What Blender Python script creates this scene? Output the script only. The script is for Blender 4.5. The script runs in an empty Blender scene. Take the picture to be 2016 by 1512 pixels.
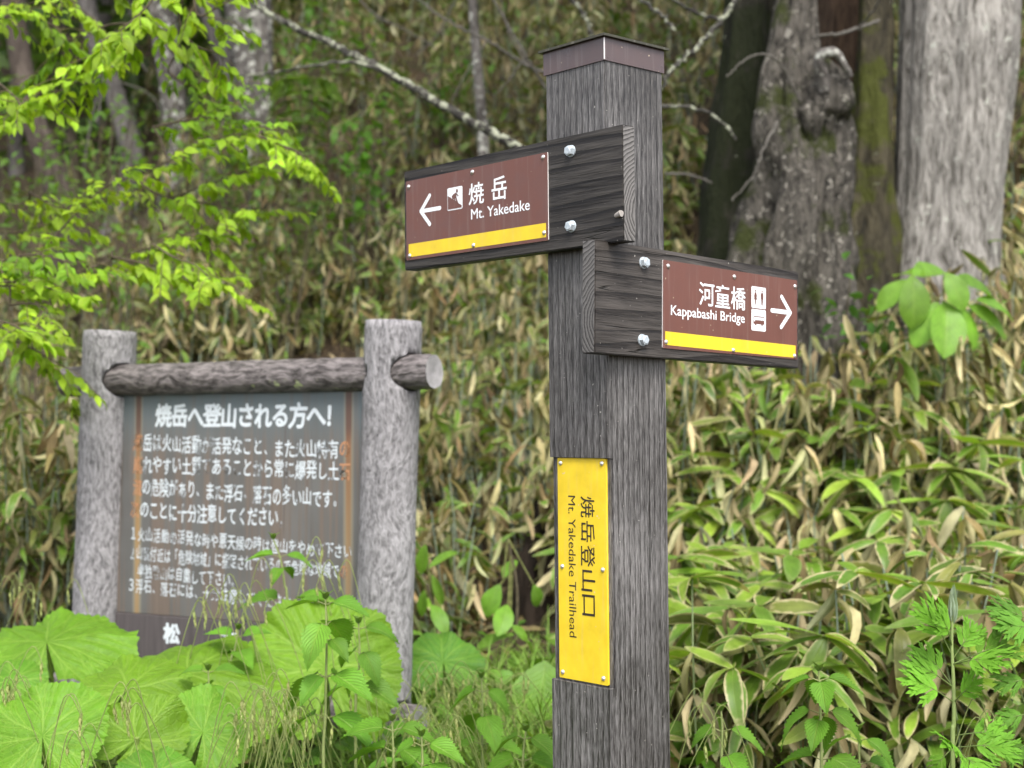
import bpy, bmesh, math, random
import numpy as np
from mathutils import Vector, Matrix

R = math.radians
rnd = random.Random(7)
rng = np.random.default_rng(7)
SC = bpy.context.scene
COL = SC.collection

# ------------------------------------------------------------------ camera
F_PX, PITCH, ROLL, CAM_Z = 2838.0, 0.0248, -0.009, 1.5
_w = np.array([0, math.cos(PITCH), math.sin(PITCH)])
_u0 = np.array([0, -math.sin(PITCH), math.cos(PITCH)])
_r0 = np.array([1.0, 0, 0])
CR = _r0 * math.cos(ROLL) + _u0 * math.sin(ROLL)
CU = -_r0 * math.sin(ROLL) + _u0 * math.cos(ROLL)
CW = _w
CAM = np.array([0, 0, CAM_Z])


def ray(px, py):
    return CW + CR * ((px - 1008) / F_PX) - CU * ((py - 756) / F_PX)


def at(px, py, Y):
    """measured photo position -> world point at distance Y"""
    d = ray(px, py)
    return CAM + d * (Y / d[1])


cam = bpy.data.cameras.new('camera')
cam.sensor_width = 36.0
cam.lens = F_PX / 2016 * 36.0
cam.clip_start = 0.05
cam.clip_end = 400
cam.dof.use_dof = True
cam.dof.focus_distance = 2.5
cam.dof.aperture_fstop = 4.4
cam_o = bpy.data.objects.new('camera', cam)
COL.objects.link(cam_o)
cam_o.matrix_world = Matrix(((CR[0], CU[0], -CW[0], 0), (CR[1], CU[1], -CW[1], 0), (CR[2], CU[2], -CW[2], CAM_Z), (0, 0, 0, 1)))
SC.camera = cam_o

# ------------------------------------------------------------------ light
SUN_EL, SUN_AZ = R(54), R(166)      # azimuth clockwise from +Y: behind the camera, to the right
world = bpy.data.worlds.new('World')
SC.world = world
world.use_nodes = True
nt = world.node_tree
sky = nt.nodes.new('ShaderNodeTexSky')
sky.sky_type = 'NISHITA'
sky.sun_disc = False
sky.sun_elevation = SUN_EL
sky.sun_rotation = SUN_AZ
sky.air_density = 0.7
sky.dust_density = 2.5
sky.ozone_density = 0.3
bg = nt.nodes['Background']
bg.inputs['Strength'].default_value = 0.15
hs = nt.nodes.new('ShaderNodeHueSaturation')      # overcast: a nearly neutral sky
hs.inputs['Saturation'].default_value = 0.35
nt.links.new(sky.outputs[0], hs.inputs['Color'])
nt.links.new(hs.outputs[0], bg.inputs[0])

sun = bpy.data.lights.new('sun', 'SUN')
sun.energy = 1.3
sun.angle = R(28)
sun.color = (1.0, 0.97, 0.92)
sun_o = bpy.data.objects.new('sun', sun)
COL.objects.link(sun_o)
sd = Vector((math.sin(SUN_AZ) * math.cos(SUN_EL), math.cos(SUN_AZ) * math.cos(SUN_EL), math.sin(SUN_EL)))
sun_o.rotation_euler = (-sd).to_track_quat('-Z', 'Y').to_euler()
sun_o.location = (3, -4, 9)

SC.view_settings.view_transform = 'Standard'
SC.view_settings.look = 'None'
SC.view_settings.exposure = 1.5
SC.view_settings.gamma = 1.0
SC.cycles.max_bounces = 8
SC.cycles.transmission_bounces = 6
SC.cycles.transparent_max_bounces = 12
SC.cycles.use_denoising = True
SC.cycles.caustics_reflective = False
SC.cycles.caustics_refractive = False


# ------------------------------------------------------------------ noise in numpy
def _hash(i, j, k):
    h = (i * 374761393 + j * 668265263 + k * 2147483647 * 3 + 1013904223) & 0xFFFFFFFF
    h = ((h ^ (h >> 13)) * 1274126177) & 0xFFFFFFFF
    return ((h ^ (h >> 16)) & 0xFFFF) / 65535.0


def vnoise(P):
    P = np.asarray(P, float) + 1000.0
    I = np.floor(P).astype(np.int64)
    f = P - I
    f = f * f * (3 - 2 * f)
    out = 0
    for a in (0, 1):
        for b in (0, 1):
            for c in (0, 1):
                wgt = (f[..., 0] if a else 1 - f[..., 0]) * (f[..., 1] if b else 1 - f[..., 1]) * (f[..., 2] if c else 1 - f[..., 2])
                out = out + wgt * _hash(I[..., 0] + a, I[..., 1] + b, I[..., 2] + c)
    return out * 2 - 1


def fbm(P, octs=4, gain=0.5):
    P = np.asarray(P, float)
    s, a = 0, 1.0
    for o in range(octs):
        s = s + a * vnoise(P * 2 ** o + 17.3 * o)
        a *= gain
    return s


def sstep(a, b, x):
    t = np.clip((np.asarray(x, float) - a) / (b - a), 0, 1)
    return t * t * (3 - 2 * t)


# ------------------------------------------------------------------ mesh building
class MB:
    def __init__(s):
        s.V, s.Q, s.T, s.C, s.U, s.n = [], [], [], [], [], 0
        s.qm, s.tm = [], []

    def add(s, V, quads=None, tris=None, col=(1, 1, 1, 1), uv=None, mi=0):
        V = np.asarray(V, float).reshape(-1, 3)
        n = len(V)
        s.V.append(V)
        C = np.asarray(col, float)
        s.C.append(np.broadcast_to(C, (n, 4)) if C.ndim == 1 else C)
        s.U.append(np.zeros((n, 2)) if uv is None else np.asarray(uv, float).reshape(-1, 2))
        if quads is not None and len(quads):
            q = np.asarray(quads, int).reshape(-1, 4)
            s.Q.append(q + s.n)
            s.qm.append(np.full(len(q), mi))
        if tris is not None and len(tris):
            t = np.asarray(tris, int).reshape(-1, 3)
            s.T.append(t + s.n)
            s.tm.append(np.full(len(t), mi))
        s.n += n
        return s

    def build(s, name, mats, parent=None, origin=(0, 0, 0), smooth=True):
        me = bpy.data.meshes.new(name)
        org = np.asarray(origin, float)
        V = np.concatenate(s.V) - org
        Q = np.concatenate(s.Q) if s.Q else np.zeros((0, 4), int)
        T = np.concatenate(s.T) if s.T else np.zeros((0, 3), int)
        nq, ntr = len(Q), len(T)
        me.vertices.add(len(V))
        me.vertices.foreach_set('co', V.astype(np.float32).ravel())
        me.loops.add(nq * 4 + ntr * 3)
        me.loops.foreach_set('vertex_index', np.concatenate([Q.ravel(), T.ravel()]).astype(np.int32))
        me.polygons.add(nq + ntr)
        me.polygons.foreach_set('loop_start', np.concatenate([np.arange(nq) * 4, nq * 4 + np.arange(ntr) * 3]).astype(np.int32))
        mi = np.concatenate((s.qm + s.tm) or [np.zeros(0)]).astype(np.int32) if (s.qm or s.tm) else np.zeros(0, np.int32)
        # order: all quads then all tris
        mi = np.concatenate([np.concatenate(s.qm) if s.qm else np.zeros(0), np.concatenate(s.tm) if s.tm else np.zeros(0)]).astype(np.int32)
        me.polygons.foreach_set('material_index', mi)
        me.polygons.foreach_set('use_smooth', np.full(nq + ntr, smooth, dtype=bool))
        me.update(calc_edges=True)
        a = me.attributes.new('col', 'FLOAT_COLOR', 'POINT')
        a.data.foreach_set('color', np.concatenate(s.C).astype(np.float32).ravel())
        a = me.attributes.new('luv', 'FLOAT2', 'POINT')
        a.data.foreach_set('vector', np.concatenate(s.U).astype(np.float32).ravel())
        if not isinstance(mats, (list, tuple)):
            mats = [mats]
        for m in mats:
            me.materials.append(m)
        return link(name, me, parent, None if parent else org)


def link(name, me, parent=None, loc=None):
    o = bpy.data.objects.new(name, me)
    COL.objects.link(o)
    if parent is not None:
        o.parent = parent
    elif loc is not None:
        o.location = loc
    return o


def tag(o, label=None, cat=None, group=None, kind=None):
    for k, v in (('label', label), ('category', cat), ('group', group), ('kind', kind)):
        if v:
            o[k] = v
    return o


def empty(name, loc, label, cat, group=None, rz=0):
    o = bpy.data.objects.new(name, None)
    o.empty_display_size = 0.1
    COL.objects.link(o)
    o.location = loc
    o.rotation_euler = (0, 0, rz)
    return tag(o, label, cat, group)


def norm(v):
    v = np.asarray(v, float)
    return v / (np.linalg.norm(v, axis=-1, keepdims=True) + 1e-12)


def spline(pts, n):
    """Catmull-Rom through points (any dimension)"""
    P = np.asarray(pts, float)
    if len(P) == 2:
        t = np.linspace(0, 1, n)[:, None]
        return P[0] * (1 - t) + P[1] * t
    P = np.vstack([2 * P[0] - P[1], P, 2 * P[-1] - P[-2]])
    m = len(P) - 3
    out = []
    for x in np.linspace(0, m, n):
        i = min(int(x), m - 1)
        t = x - i
        a, b, c, d = P[i:i + 4]
        out.append(0.5 * ((2 * b) + (c - a) * t + (2 * a - 5 * b + 4 * c - d) * t * t + (3 * b - 3 * c + d - a) * t ** 3))
    return np.array(out)


def tube(mb, path, rad, sides=8, col=(1, 1, 1, 1), cap=True, rough=0, rscale=(6, 6, 1.5), mi=0, seed=0.0, capmi=None, squash=None):
    P = np.asarray(path, float)
    n = len(P)
    rad = np.broadcast_to(np.asarray(rad, float), (n,))
    T = norm(np.gradient(P, axis=0))
    ref = np.array([0, 0, 1.0]) if abs(T[0][2]) < 0.9 else np.array([1.0, 0, 0])
    X = norm(np.cross(ref, T[0]))
    Xs = []
    for t in T:
        X = norm(X - t * (X @ t))
        Xs.append(X)
    Xs = np.array(Xs)
    Ys = np.cross(T, Xs)
    ang = np.linspace(0, 2 * np.pi, sides, endpoint=False)
    rr = np.repeat(rad[:, None], sides, 1)
    L = np.concatenate([[0], np.cumsum(np.linalg.norm(np.diff(P, axis=0), axis=1))])
    if rough:
        rm = rad.max()
        S = np.stack([np.cos(ang)[None] * rscale[0] + 0 * L[:, None], np.sin(ang)[None] * rscale[1] + 0 * L[:, None], L[:, None] / max(rm, 1e-4) * rscale[2] + 0 * ang[None]], -1) * 0.5 + seed
        rr = rr * (1 + rough * fbm(S, 4))
    V = P[:, None] + rr[..., None] * (np.cos(ang)[None, :, None] * Xs[:, None] + np.sin(ang)[None, :, None] * Ys[:, None])
    i = np.arange(n - 1)[:, None] * sides
    j = np.arange(sides)[None]
    j2 = (j + 1) % sides
    Q = np.stack([i + j, i + j2, i + sides + j2, i + sides + j], -1).reshape(-1, 4)
    U = np.stack([np.repeat((ang / (2 * np.pi))[None], n, 0), np.repeat(L[:, None], sides, 1)], -1)
    mb.add(V, Q, col=col, uv=U, mi=mi)
    if cap:
        for k, fl in ((0, 1), (n - 1, 0)):
            ring = V[k]
            c = np.vstack([ring, P[k]])
            a = np.arange(sides)
            b = (a + 1) % sides
            tr = np.stack([b, a, np.full(sides, sides)], -1) if fl else np.stack([a, b, np.full(sides, sides)], -1)
            mb.add(c, tris=tr, col=col, mi=mi if capmi is None else capmi)
    return mb


def box_bm(bm, x0, x1, y0, y1, z0, z1):
    vs = [bm.verts.new(p) for p in ((x0, y0, z0), (x1, y0, z0), (x1, y1, z0), (x0, y1, z0), (x0, y0, z1), (x1, y0, z1), (x1, y1, z1), (x0, y1, z1))]
    for f in ((3, 2, 1, 0), (4, 5, 6, 7), (0, 1, 5, 4), (1, 2, 6, 5), (2, 3, 7, 6), (3, 0, 4, 7)):
        bm.faces.new([vs[i] for i in f])
    return vs


def bm_obj(name, bm, mats, parent=None, loc=None, smooth=False, matrix=None):
    me = bpy.data.meshes.new(name)
    bmesh.ops.recalc_face_normals(bm, faces=bm.faces)
    bm.to_mesh(me)
    bm.free()
    for m in (mats if isinstance(mats, (list, tuple)) else [mats]):
        me.materials.append(m)
    if smooth:
        me.polygons.foreach_set('use_smooth', np.ones(len(me.polygons), dtype=bool))
    if matrix is not None:
        me.transform(matrix)
    return link(name, me, parent, loc)


# ------------------------------------------------------------------ node helper
class G:
    def __init__(s, name):
        s.m = bpy.data.materials.new(name)
        s.m.use_nodes = True
        s.t = s.m.node_tree
        s.t.nodes.clear()

    def put(s, sock, v):
        if isinstance(v, bpy.types.NodeSocket):
            s.t.links.new(v, sock)
        elif v is not None:
            if hasattr(sock.default_value, '__len__') and not hasattr(v, '__len__'):
                v = [v] * len(sock.default_value)
            if hasattr(v, '__len__') and hasattr(sock.default_value, '__len__') and len(v) == 3 and len(sock.default_value) == 4:
                v = tuple(v) + (1,)
            sock.default_value = v

    def n(s, typ, props=None, **inp):
        nd = s.t.nodes.new('ShaderNode' + typ)
        for k, v in (props or {}).items():
            setattr(nd, k, v)
        for k, v in inp.items():
            s.put(nd.inputs[k.replace('_', ' ')], v)
        return nd

    def coord(s, out='Object'):
        return s.n('TexCoord').outputs[out]

    def mapping(s, vec, scale=(1, 1, 1), loc=(0, 0, 0), rot=(0, 0, 0)):
        return s.n('Mapping', Vector=vec, Scale=scale, Location=loc, Rotation=rot).outputs[0]

    def noise(s, vec, scale=5, detail=4, rough=0.55, dist=0.0):
        return s.n('TexNoise', Vector=vec, Scale=scale, Detail=detail, Roughness=rough, Distortion=dist).outputs[0]

    def math(s, op, a, b=None, c=None, clamp=False):
        nd = s.n('Math', {'operation': op, 'use_clamp': clamp})
        s.put(nd.inputs[0], a)
        if b is not None:
            s.put(nd.inputs[1], b)
        if c is not None:
            s.put(nd.inputs[2], c)
        return nd.outputs[0]

    def mr(s, v, a, b, c=0.0, d=1.0, smooth=True):
        nd = s.n('MapRange', {'interpolation_type': 'SMOOTHSTEP' if smooth else 'LINEAR'})
        for i, x in enumerate((v, a, b, c, d)):
            s.put(nd.inputs[i], x)
        return nd.outputs[0]

    def mix(s, fac, a, b, blend='MIX'):
        nd = s.n('Mix', {'data_type': 'RGBA', 'blend_type': blend})
        s.put(nd.inputs[0], fac)
        s.put(nd.inputs[6], a)
        s.put(nd.inputs[7], b)
        return nd.outputs[2]

    def ramp(s, fac, stops):
        nd = s.n('ValToRGB')
        cr = nd.color_ramp
        while len(cr.elements) < len(stops):
            cr.elements.new(0.5)
        for e, (p, c) in zip(cr.elements, stops):
            e.position = p
            e.color = tuple(c) + (1,) if hasattr(c, '__len__') else (c, c, c, 1)
        s.put(nd.inputs[0], fac)
        return nd.outputs[0]

    def attr(s, name):
        return s.n('Attribute', {'attribute_name': name})

    def bump(s, h, strength=0.5, dist=0.01, normal=None):
        return s.n('Bump', Height=h, Strength=strength, Distance=dist, **({'Normal': normal} if normal else {})).outputs[0]

    def bsdf(s, color, rough=0.5, spec=0.4, normal=None, metal=0.0, **k):
        nd = s.n('BsdfPrincipled', Base_Color=color, Roughness=rough, Metallic=metal)
        s.put(nd.inputs['Specular IOR Level'], spec)
        if normal is not None:
            s.put(nd.inputs['Normal'], normal)
        for kk, v in k.items():
            s.put(nd.inputs[kk.replace('_', ' ')], v)
        return nd.outputs[0]

    def out(s, sh):
        o = s.n('OutputMaterial')
        s.t.links.new(sh, o.inputs[0])
        return s.m


def sep(g, v):
    nd = g.n('SeparateXYZ', Vector=v)
    return nd.outputs


# ------------------------------------------------------------------ materials
def leaf_mat(name, nveins=9, slant=0.9, vein_gain=0.35, margin=False, trans=0.35, rough=0.42, spec=0.35, midrib=True, parallel=False, bump=0.5):
    g = G(name)
    a = g.attr('col')
    col = a.outputs['Color']
    uv = g.attr('luv').outputs['Vector']
    x, y, _z = sep(g, uv)
    ax = g.math('ABSOLUTE', x)
    no = g.noise(g.coord('Object'), 22, 4)
    col = g.mix(1.0, col, g.ramp(no, [(0.25, 0.72), (0.75, 1.22)]), 'MULTIPLY')
    if parallel:
        v = g.math('ABSOLUTE', g.math('SINE', g.math('MULTIPLY', x, 26.0)))
        vm = g.mr(v, 0.0, 0.5, 1, 0)
    else:
        ph = g.math('SUBTRACT', g.math('MULTIPLY', y, nveins), g.math('MULTIPLY', ax, nveins * slant * 0.22))
        fr = g.math('FRACT', ph)
        tri = g.math('ABSOLUTE', g.math('SUBTRACT', fr, 0.5))
        vm = g.mr(tri, 0.0, 0.16, 1, 0)
    mid = g.mr(ax, 0.0, 0.10, 1, 0) if midrib else 0.0
    veins = g.math('MAXIMUM', vm, mid)
    col2 = g.mix(g.math('MULTIPLY', veins, vein_gain), col, g.mix(0.6, col, (0.34, 0.42, 0.10)))
    if margin:
        e = a.outputs['Alpha']
        n2 = g.noise(g.coord('Object'), 45, 3)
        edge = g.math('ADD', ax, g.math('MULTIPLY', g.math('SUBTRACT', n2, 0.5), 0.7))
        em = g.math('MULTIPLY', g.mr(edge, 0.62, 0.92), e)
        tip = g.math('MULTIPLY', g.mr(g.math('ADD', y, g.math('MULTIPLY', g.math('SUBTRACT', n2, 0.5), 0.5)), 0.78, 1.0), e)
        em = g.math('MAXIMUM', em, tip)
        straw = g.mix(n2, (0.44, 0.35, 0.17), (0.60, 0.54, 0.33))
        col2 = g.mix(em, col2, straw)
    h = g.math('SUBTRACT', g.math('MULTIPLY', no, 0.5), veins)
    nrm = g.bump(h, bump, 0.002)
    p = g.bsdf(col2, rough, spec, nrm)
    tcol = g.mix(1.0, col2, (1.25, 1.2, 0.55), 'MULTIPLY')
    t = g.n('BsdfTranslucent', Color=tcol).outputs[0]
    ms = g.n('MixShader', Fac=trans)
    g.t.links.new(p, ms.inputs[1])
    g.t.links.new(t, ms.inputs[2])
    return g.out(ms.outputs[0])


def attr_mat(name, rough=0.7, spec=0.25, nscale=30, lo=0.7, hi=1.25, bump=0.3):
    g = G(name)
    no = g.noise(g.coord('Object'), nscale, 5)
    col = g.mix(1.0, g.attr('col').outputs['Color'], g.ramp(no, [(0.25, lo), (0.75, hi)]), 'MULTIPLY')
    return g.out(g.bsdf(col, rough, spec, g.bump(no, bump, 0.004)))


def wood_mat(name, along, dark, light, seed=0.0, freq=11.0, rough=0.42, spec=0.45, fiber=0.55, band_amt=0.55, fl=(420, 22, 150, 7), ct=(0.12, 0.34, 0.55, 0.78), fa=6.0, fn=0.34):
    """weathered stained timber; along = index of the axis the grain runs along"""
    g = G(name)
    co = g.coord('Object')
    s1 = [5.5, 5.5, 5.5]
    s1[along] = 0.75
    s2 = [float(fl[0])] * 3
    s2[along] = fl[1]
    s3 = [float(fl[2])] * 3
    s3[along] = fl[3]
    n1 = g.noise(g.mapping(co, s1, (seed, seed * 1.7, seed * 0.6)), 1.0, 2, 0.45, 0.25)
    cx_, cy_, cz_ = sep(g, co)
    across = cz_ if along < 2 else g.math('ADD', cx_, cy_)
    saw = g.math('FRACT', g.math('ADD', g.math('MULTIPLY', across, freq * fa), g.math('MULTIPLY', n1, freq * fn)))
    band = g.math('POWER', saw, 2.2)
    fib = g.noise(g.mapping(co, s2, (seed, 0, 0)), 1.0, 3, 0.6)
    mid = g.noise(g.mapping(co, s3, (0, seed, 0)), 1.0, 4, 0.65)
    big = g.noise(co, 7, 3)
    v = g.math('ADD', g.math('MULTIPLY', fib, fiber), g.math('MULTIPLY', mid, 0.5))
    v = g.math('ADD', v, g.math('MULTIPLY', g.math('SUBTRACT', big, 0.5), 0.25))
    v = g.math('SUBTRACT', v, g.math('MULTIPLY', band, band_amt * 0.45))
    col = g.ramp(v, [(ct[0], [c * 0.3 for c in dark]), (ct[1], dark), (ct[2], [(a + b) / 2 for a, b in zip(dark, light)]), (ct[3], light)])
    sp = g.noise(co, 170, 2, 0.5)
    col = g.mix(g.mr(sp, 0.735, 0.77), col, (0.42, 0.40, 0.36))
    s4 = [46.0, 46.0, 46.0]
    s4[along] = 1.3
    ck = g.noise(g.mapping(co, s4, (seed * 2, seed, 0)), 1.0, 2, 0.5, 0.15)      # long drying cracks
    ckd = g.math('ABSOLUTE', g.math('SUBTRACT', ck, 0.56))
    crack = g.math('MULTIPLY', g.mr(ckd, 0.0, 0.011, 1, 0), g.mr(big, 0.42, 0.60))
    col = g.mix(g.math('MULTIPLY', crack, 0.85), col, (0.010, 0.009, 0.008))
    st = g.noise(g.mapping(co, [9.0 if q != along else 2.0 for q in range(3)], (seed, 3, 1)), 1.0, 4, 0.6)
    col = g.mix(1.0, col, g.ramp(st, [(0.28, (0.55, 0.53, 0.51)), (0.5, 1.0), (0.72, 1.35)]), 'MULTIPLY')
    h = g.math('SUBTRACT', g.math('ADD', g.math('MULTIPLY', fib, 0.5), g.math('MULTIPLY', mid, 0.9)), g.math('MULTIPLY', band, band_amt * 1.3))
    h = g.math('SUBTRACT', h, g.math('MULTIPLY', crack, 1.6))
    nrm = g.bump(h, 0.75, 0.0022)
    ro = g.mr(fib, 0.2, 0.8, rough - 0.1, rough + 0.15)
    return g.out(g.bsdf(col, ro, spec, nrm))


def endgrain_mat(name, center, axes, dark, light, freq=150):
    g = G(name)
    co = g.coord('Object')
    d = g.n('VectorMath', {'operation': 'SUBTRACT'})
    g.put(d.inputs[0], g.mapping(co, axes))
    g.put(d.inputs[1], center)
    ln = g.n('VectorMath', {'operation': 'LENGTH'})
    g.put(ln.inputs[0], d.outputs[0])
    no = g.noise(co, 14, 2)
    r = g.math('ADD', ln.outputs['Value'], g.math('MULTIPLY', no, 0.028))
    fr = g.math('FRACT', g.math('MULTIPLY', r, freq))
    tri = g.math('POWER', fr, 1.6)
    fine = g.noise(co, 240, 3)
    v = g.math('ADD', g.math('MULTIPLY', tri, 0.62), g.math('MULTIPLY', fine, 0.4))
    col = g.ramp(v, [(0.2, light), (0.75, dark)])
    return g.out(g.bsdf(col, 0.6, 0.3, g.bump(g.math('SUBTRACT', 1.0, tri), 0.6, 0.001)))


def bark_mat(name, dark, light, sx=30.0, sz=5.0, spot=None, spot_scale=14, spot_th=0.6, moss=None, moss_th=0.55, bump=0.9, dist=0.02, rough=0.85, contrast=(0.36, 0.62), spec=0.2):
    g = G(name)
    co = g.coord('Object')
    n0 = g.noise(co, 3.0, 2)
    wv = g.n('VectorMath', {'operation': 'MULTIPLY_ADD'})
    g.put(wv.inputs[0], g.n('TexNoise', Vector=co, Scale=4.0).outputs[1])
    g.put(wv.inputs[1], (0.10, 0.10, 0.10))
    g.put(wv.inputs[2], co)
    cw = wv.outputs[0]
    n1 = g.noise(g.mapping(cw, (sx, sx, sz)), 1.0, 5, 0.62)
    n2 = g.noise(g.mapping(cw, (sx * 3.2, sx * 3.2, sz * 2.4)), 1.0, 3, 0.6)
    v = g.math('ADD', g.math('MULTIPLY', n1, 0.7), g.math('MULTIPLY', n2, 0.3))
    col = g.ramp(v, [(contrast[0], dark), (contrast[1], light)])
    col = g.mix(1.0, col, g.ramp(n0, [(0.3, 0.75), (0.7, 1.2)]), 'MULTIPLY')
    if spot is not None:
        sn = g.noise(co, spot_scale, 4, 0.65)
        col = g.mix(g.mr(sn, spot_th, spot_th + 0.05), col, spot)
    if moss is not None:
        mn = g.noise(co, 4.2, 5, 0.6)
        fine = g.noise(co, 90, 3)
        mc = g.mix(fine, [c * 0.45 for c in moss], [c * 1.4 for c in moss])
        col = g.mix(g.mr(mn, moss_th - 0.05, moss_th + 0.05), col, mc)
    nrm = g.bump(v, bump, dist)
    return g.out(g.bsdf(col, rough, spec, nrm))


def paint_mat(name, col, rough=0.35, spec=0.5, dirt=0.12, specks=True):
    g = G(name)
    co = g.coord('Object')
    n = g.noise(co, 26, 5)
    c = g.mix(1.0, col, g.ramp(n, [(0.3, 1 - dirt), (0.7, 1 + dirt * 0.6)]), 'MULTIPLY')
    stk = g.noise(g.mapping(co, (95, 95, 5)), 1.0, 3, 0.6)
    c = g.mix(g.math('MULTIPLY', g.mr(stk, 0.52, 0.74), dirt * 0.9), c, (0.45, 0.42, 0.38))
    if specks:
        sp = g.noise(co, 120, 2, 0.5)
        c = g.mix(g.math('MULTIPLY', g.mr(sp, 0.74, 0.77), 0.7), c, (0.62, 0.52, 0.36))
    return g.out(g.bsdf(c, g.mr(n, 0.3, 0.7, rough - 0.06, rough + 0.1), spec))


M = {}
M['sasa'] = leaf_mat('dwarf_bamboo_leaf', margin=True, parallel=True, vein_gain=0.22, trans=0.28, rough=0.38, spec=0.45)
M['straw'] = leaf_mat('dry_straw_leaf', parallel=True, vein_gain=0.1, trans=0.2, rough=0.6, spec=0.2)
M['nettle'] = leaf_mat('nettle_leaf', nveins=9, slant=2.2, vein_gain=0.5, trans=0.34, rough=0.5, spec=0.28, bump=0.9)
M['young'] = leaf_mat('young_tree_leaf', nveins=9, slant=1.6, vein_gain=0.3, trans=0.48, rough=0.45, spec=0.3)
M['broad'] = leaf_mat('broad_leaf', nveins=10, slant=1.5, vein_gain=0.35, trans=0.36, rough=0.42, spec=0.35)
M['mugwort'] = leaf_mat('mugwort_leaf', nveins=4, slant=1.0, vein_gain=0.25, trans=0.3, rough=0.6, spec=0.2)
M['grass'] = leaf_mat('grass_blade', parallel=True, vein_gain=0.1, trans=0.3, rough=0.45, spec=0.35)
M['stem'] = attr_mat('green_stem', 0.5, 0.3, 60, 0.8, 1.2, 0.2)
M['litter'] = attr_mat('dry_litter', 0.8, 0.15, 40, 0.6, 1.3)
M['twig'] = attr_mat('bare_twig', 0.85, 0.15, 60, 0.5, 1.5, 0.8)


def butterbur_mat():
    g = G('butterbur_leaf')
    a = g.attr('col')
    co = g.coord('Object')
    no = g.noise(co, 9, 4)
    n2 = g.noise(co, 55, 4)
    vo = g.n('TexVoronoi', {'feature': 'DISTANCE_TO_EDGE'}, Vector=co, Scale=48.0).outputs['Distance']
    net = g.mr(vo, 0.0, 0.10, 1, 0)
    col = g.mix(1.0, a.outputs['Color'], g.ramp(no, [(0.25, 0.82), (0.75, 1.16)]), 'MULTIPLY')
    col = g.mix(1.0, col, g.ramp(n2, [(0.3, 0.9), (0.7, 1.08)]), 'MULTIPLY')
    vein = g.math('MULTIPLY', a.outputs['Alpha'], 1.0)
    col = g.mix(g.math('MULTIPLY', vein, 0.38), col, (0.33, 0.50, 0.09))
    col = g.mix(g.math('MULTIPLY', net, 0.06), col, (0.40, 0.52, 0.10))
    sp = g.noise(co, 34, 2)
    col = g.mix(g.mr(sp, 0.765, 0.785), col, (0.05, 0.055, 0.02))
    nrm = g.bump(g.math('SUBTRACT', g.math('SUBTRACT', n2, g.math('MULTIPLY', net, 0.2)), g.math('MULTIPLY', vein, 0.9)), 0.55, 0.006)
    p = g.bsdf(col, 0.5, 0.28, nrm)
    t = g.n('BsdfTranslucent', Color=g.mix(1.0, col, (1.3, 1.2, 0.4), 'MULTIPLY')).outputs[0]
    ms = g.n('MixShader', Fac=0.36)
    g.t.links.new(p, ms.inputs[1])
    g.t.links.new(t, ms.inputs[2])
    return g.out(ms.outputs[0])


M['butterbur'] = butterbur_mat()


def soil_mat():
    g = G('bank_soil')
    co = g.coord('Object')
    n = g.noise(co, 2.2, 6)
    n2 = g.noise(co, 28, 5, 0.65)
    n3 = g.noise(g.mapping(co, (60, 60, 20)), 1.0, 3)
    col = g.ramp(n2, [(0.3, (0.018, 0.013, 0.009)), (0.55, (0.05, 0.036, 0.022)), (0.75, (0.13, 0.095, 0.055))])
    col = g.mix(g.mr(n, 0.5, 0.62, 0, 0.7), col, (0.03, 0.04, 0.012))
    col = g.mix(g.math('MULTIPLY', g.mr(n3, 0.6, 0.66), 0.6), col, (0.22, 0.16, 0.09))
    return g.out(g.bsdf(col, 0.9, 0.15, g.bump(n2, 0.8, 0.03)))


M['soil'] = soil_mat()

# stained timber of the signpost
DK, LT = (0.048, 0.045, 0.044), (0.20, 0.19, 0.185)
M['post_wood'] = wood_mat('stained_post_wood', 2, (0.020, 0.0175, 0.0162), (0.220, 0.210, 0.203), 1.3, 11.0, 0.38, 0.52, 0.58, 0.28, (950, 55, 480, 27), (0.23, 0.40, 0.55, 0.67))
M['board_wood'] = wood_mat('stained_board_wood', 0, (0.0125, 0.0105, 0.0092), (0.060, 0.054, 0.048), 3.1, 12.0, 0.52, 0.3, 0.45, 0.75, ct=(0.08, 0.28, 0.42, 0.62), fa=3.6, fn=0.62)
M['board_wood_cross'] = wood_mat('stained_board_wood_brown', 1, (0.018, 0.0148, 0.0128), (0.076, 0.067, 0.060), 7.7, 12.0, 0.52, 0.3, 0.45, 0.65, ct=(0.08, 0.28, 0.42, 0.62), fa=3.0, fn=0.66)
M['end_a'] = endgrain_mat('board_end_grain', (0, -0.03, 1.85), (0, 1, 1), (0.030, 0.027, 0.025), (0.19, 0.18, 0.17))
M['end_b'] = endgrain_mat('board_end_grain_cross', (0.085, 0, -0.04), (1, 0, 1), (0.026, 0.024, 0.022), (0.15, 0.142, 0.135))
M['plate_brown'] = paint_mat('brown_sign_paint', (0.138, 0.052, 0.037), 0.36, 0.5, 0.10)
M['plate_yellow'] = paint_mat('yellow_sign_paint', (0.78, 0.56, 0.026), 0.42, 0.4, 0.12)
M['white_paint'] = paint_mat('white_sign_paint', (0.86, 0.87, 0.88), 0.4, 0.4, 0.03, False)
M['black_paint'] = paint_mat('dark_sign_paint', (0.035, 0.026, 0.018), 0.4, 0.4, 0.05, False)
M['plate_edge'] = paint_mat('bare_plate_edge', (0.7, 0.66, 0.64), 0.3, 0.5, 0.1, False)
M['cap_paint'] = paint_mat('brown_cap_paint', (0.085, 0.056, 0.054), 0.32, 0.55, 0.12)
M['lid_paint'] = paint_mat('dark_cap_lid', (0.05, 0.048, 0.03), 0.5, 0.4, 0.3)
g = G('galvanised_bolt')
nn = g.noise(g.coord('Object'), 240, 3)
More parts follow.
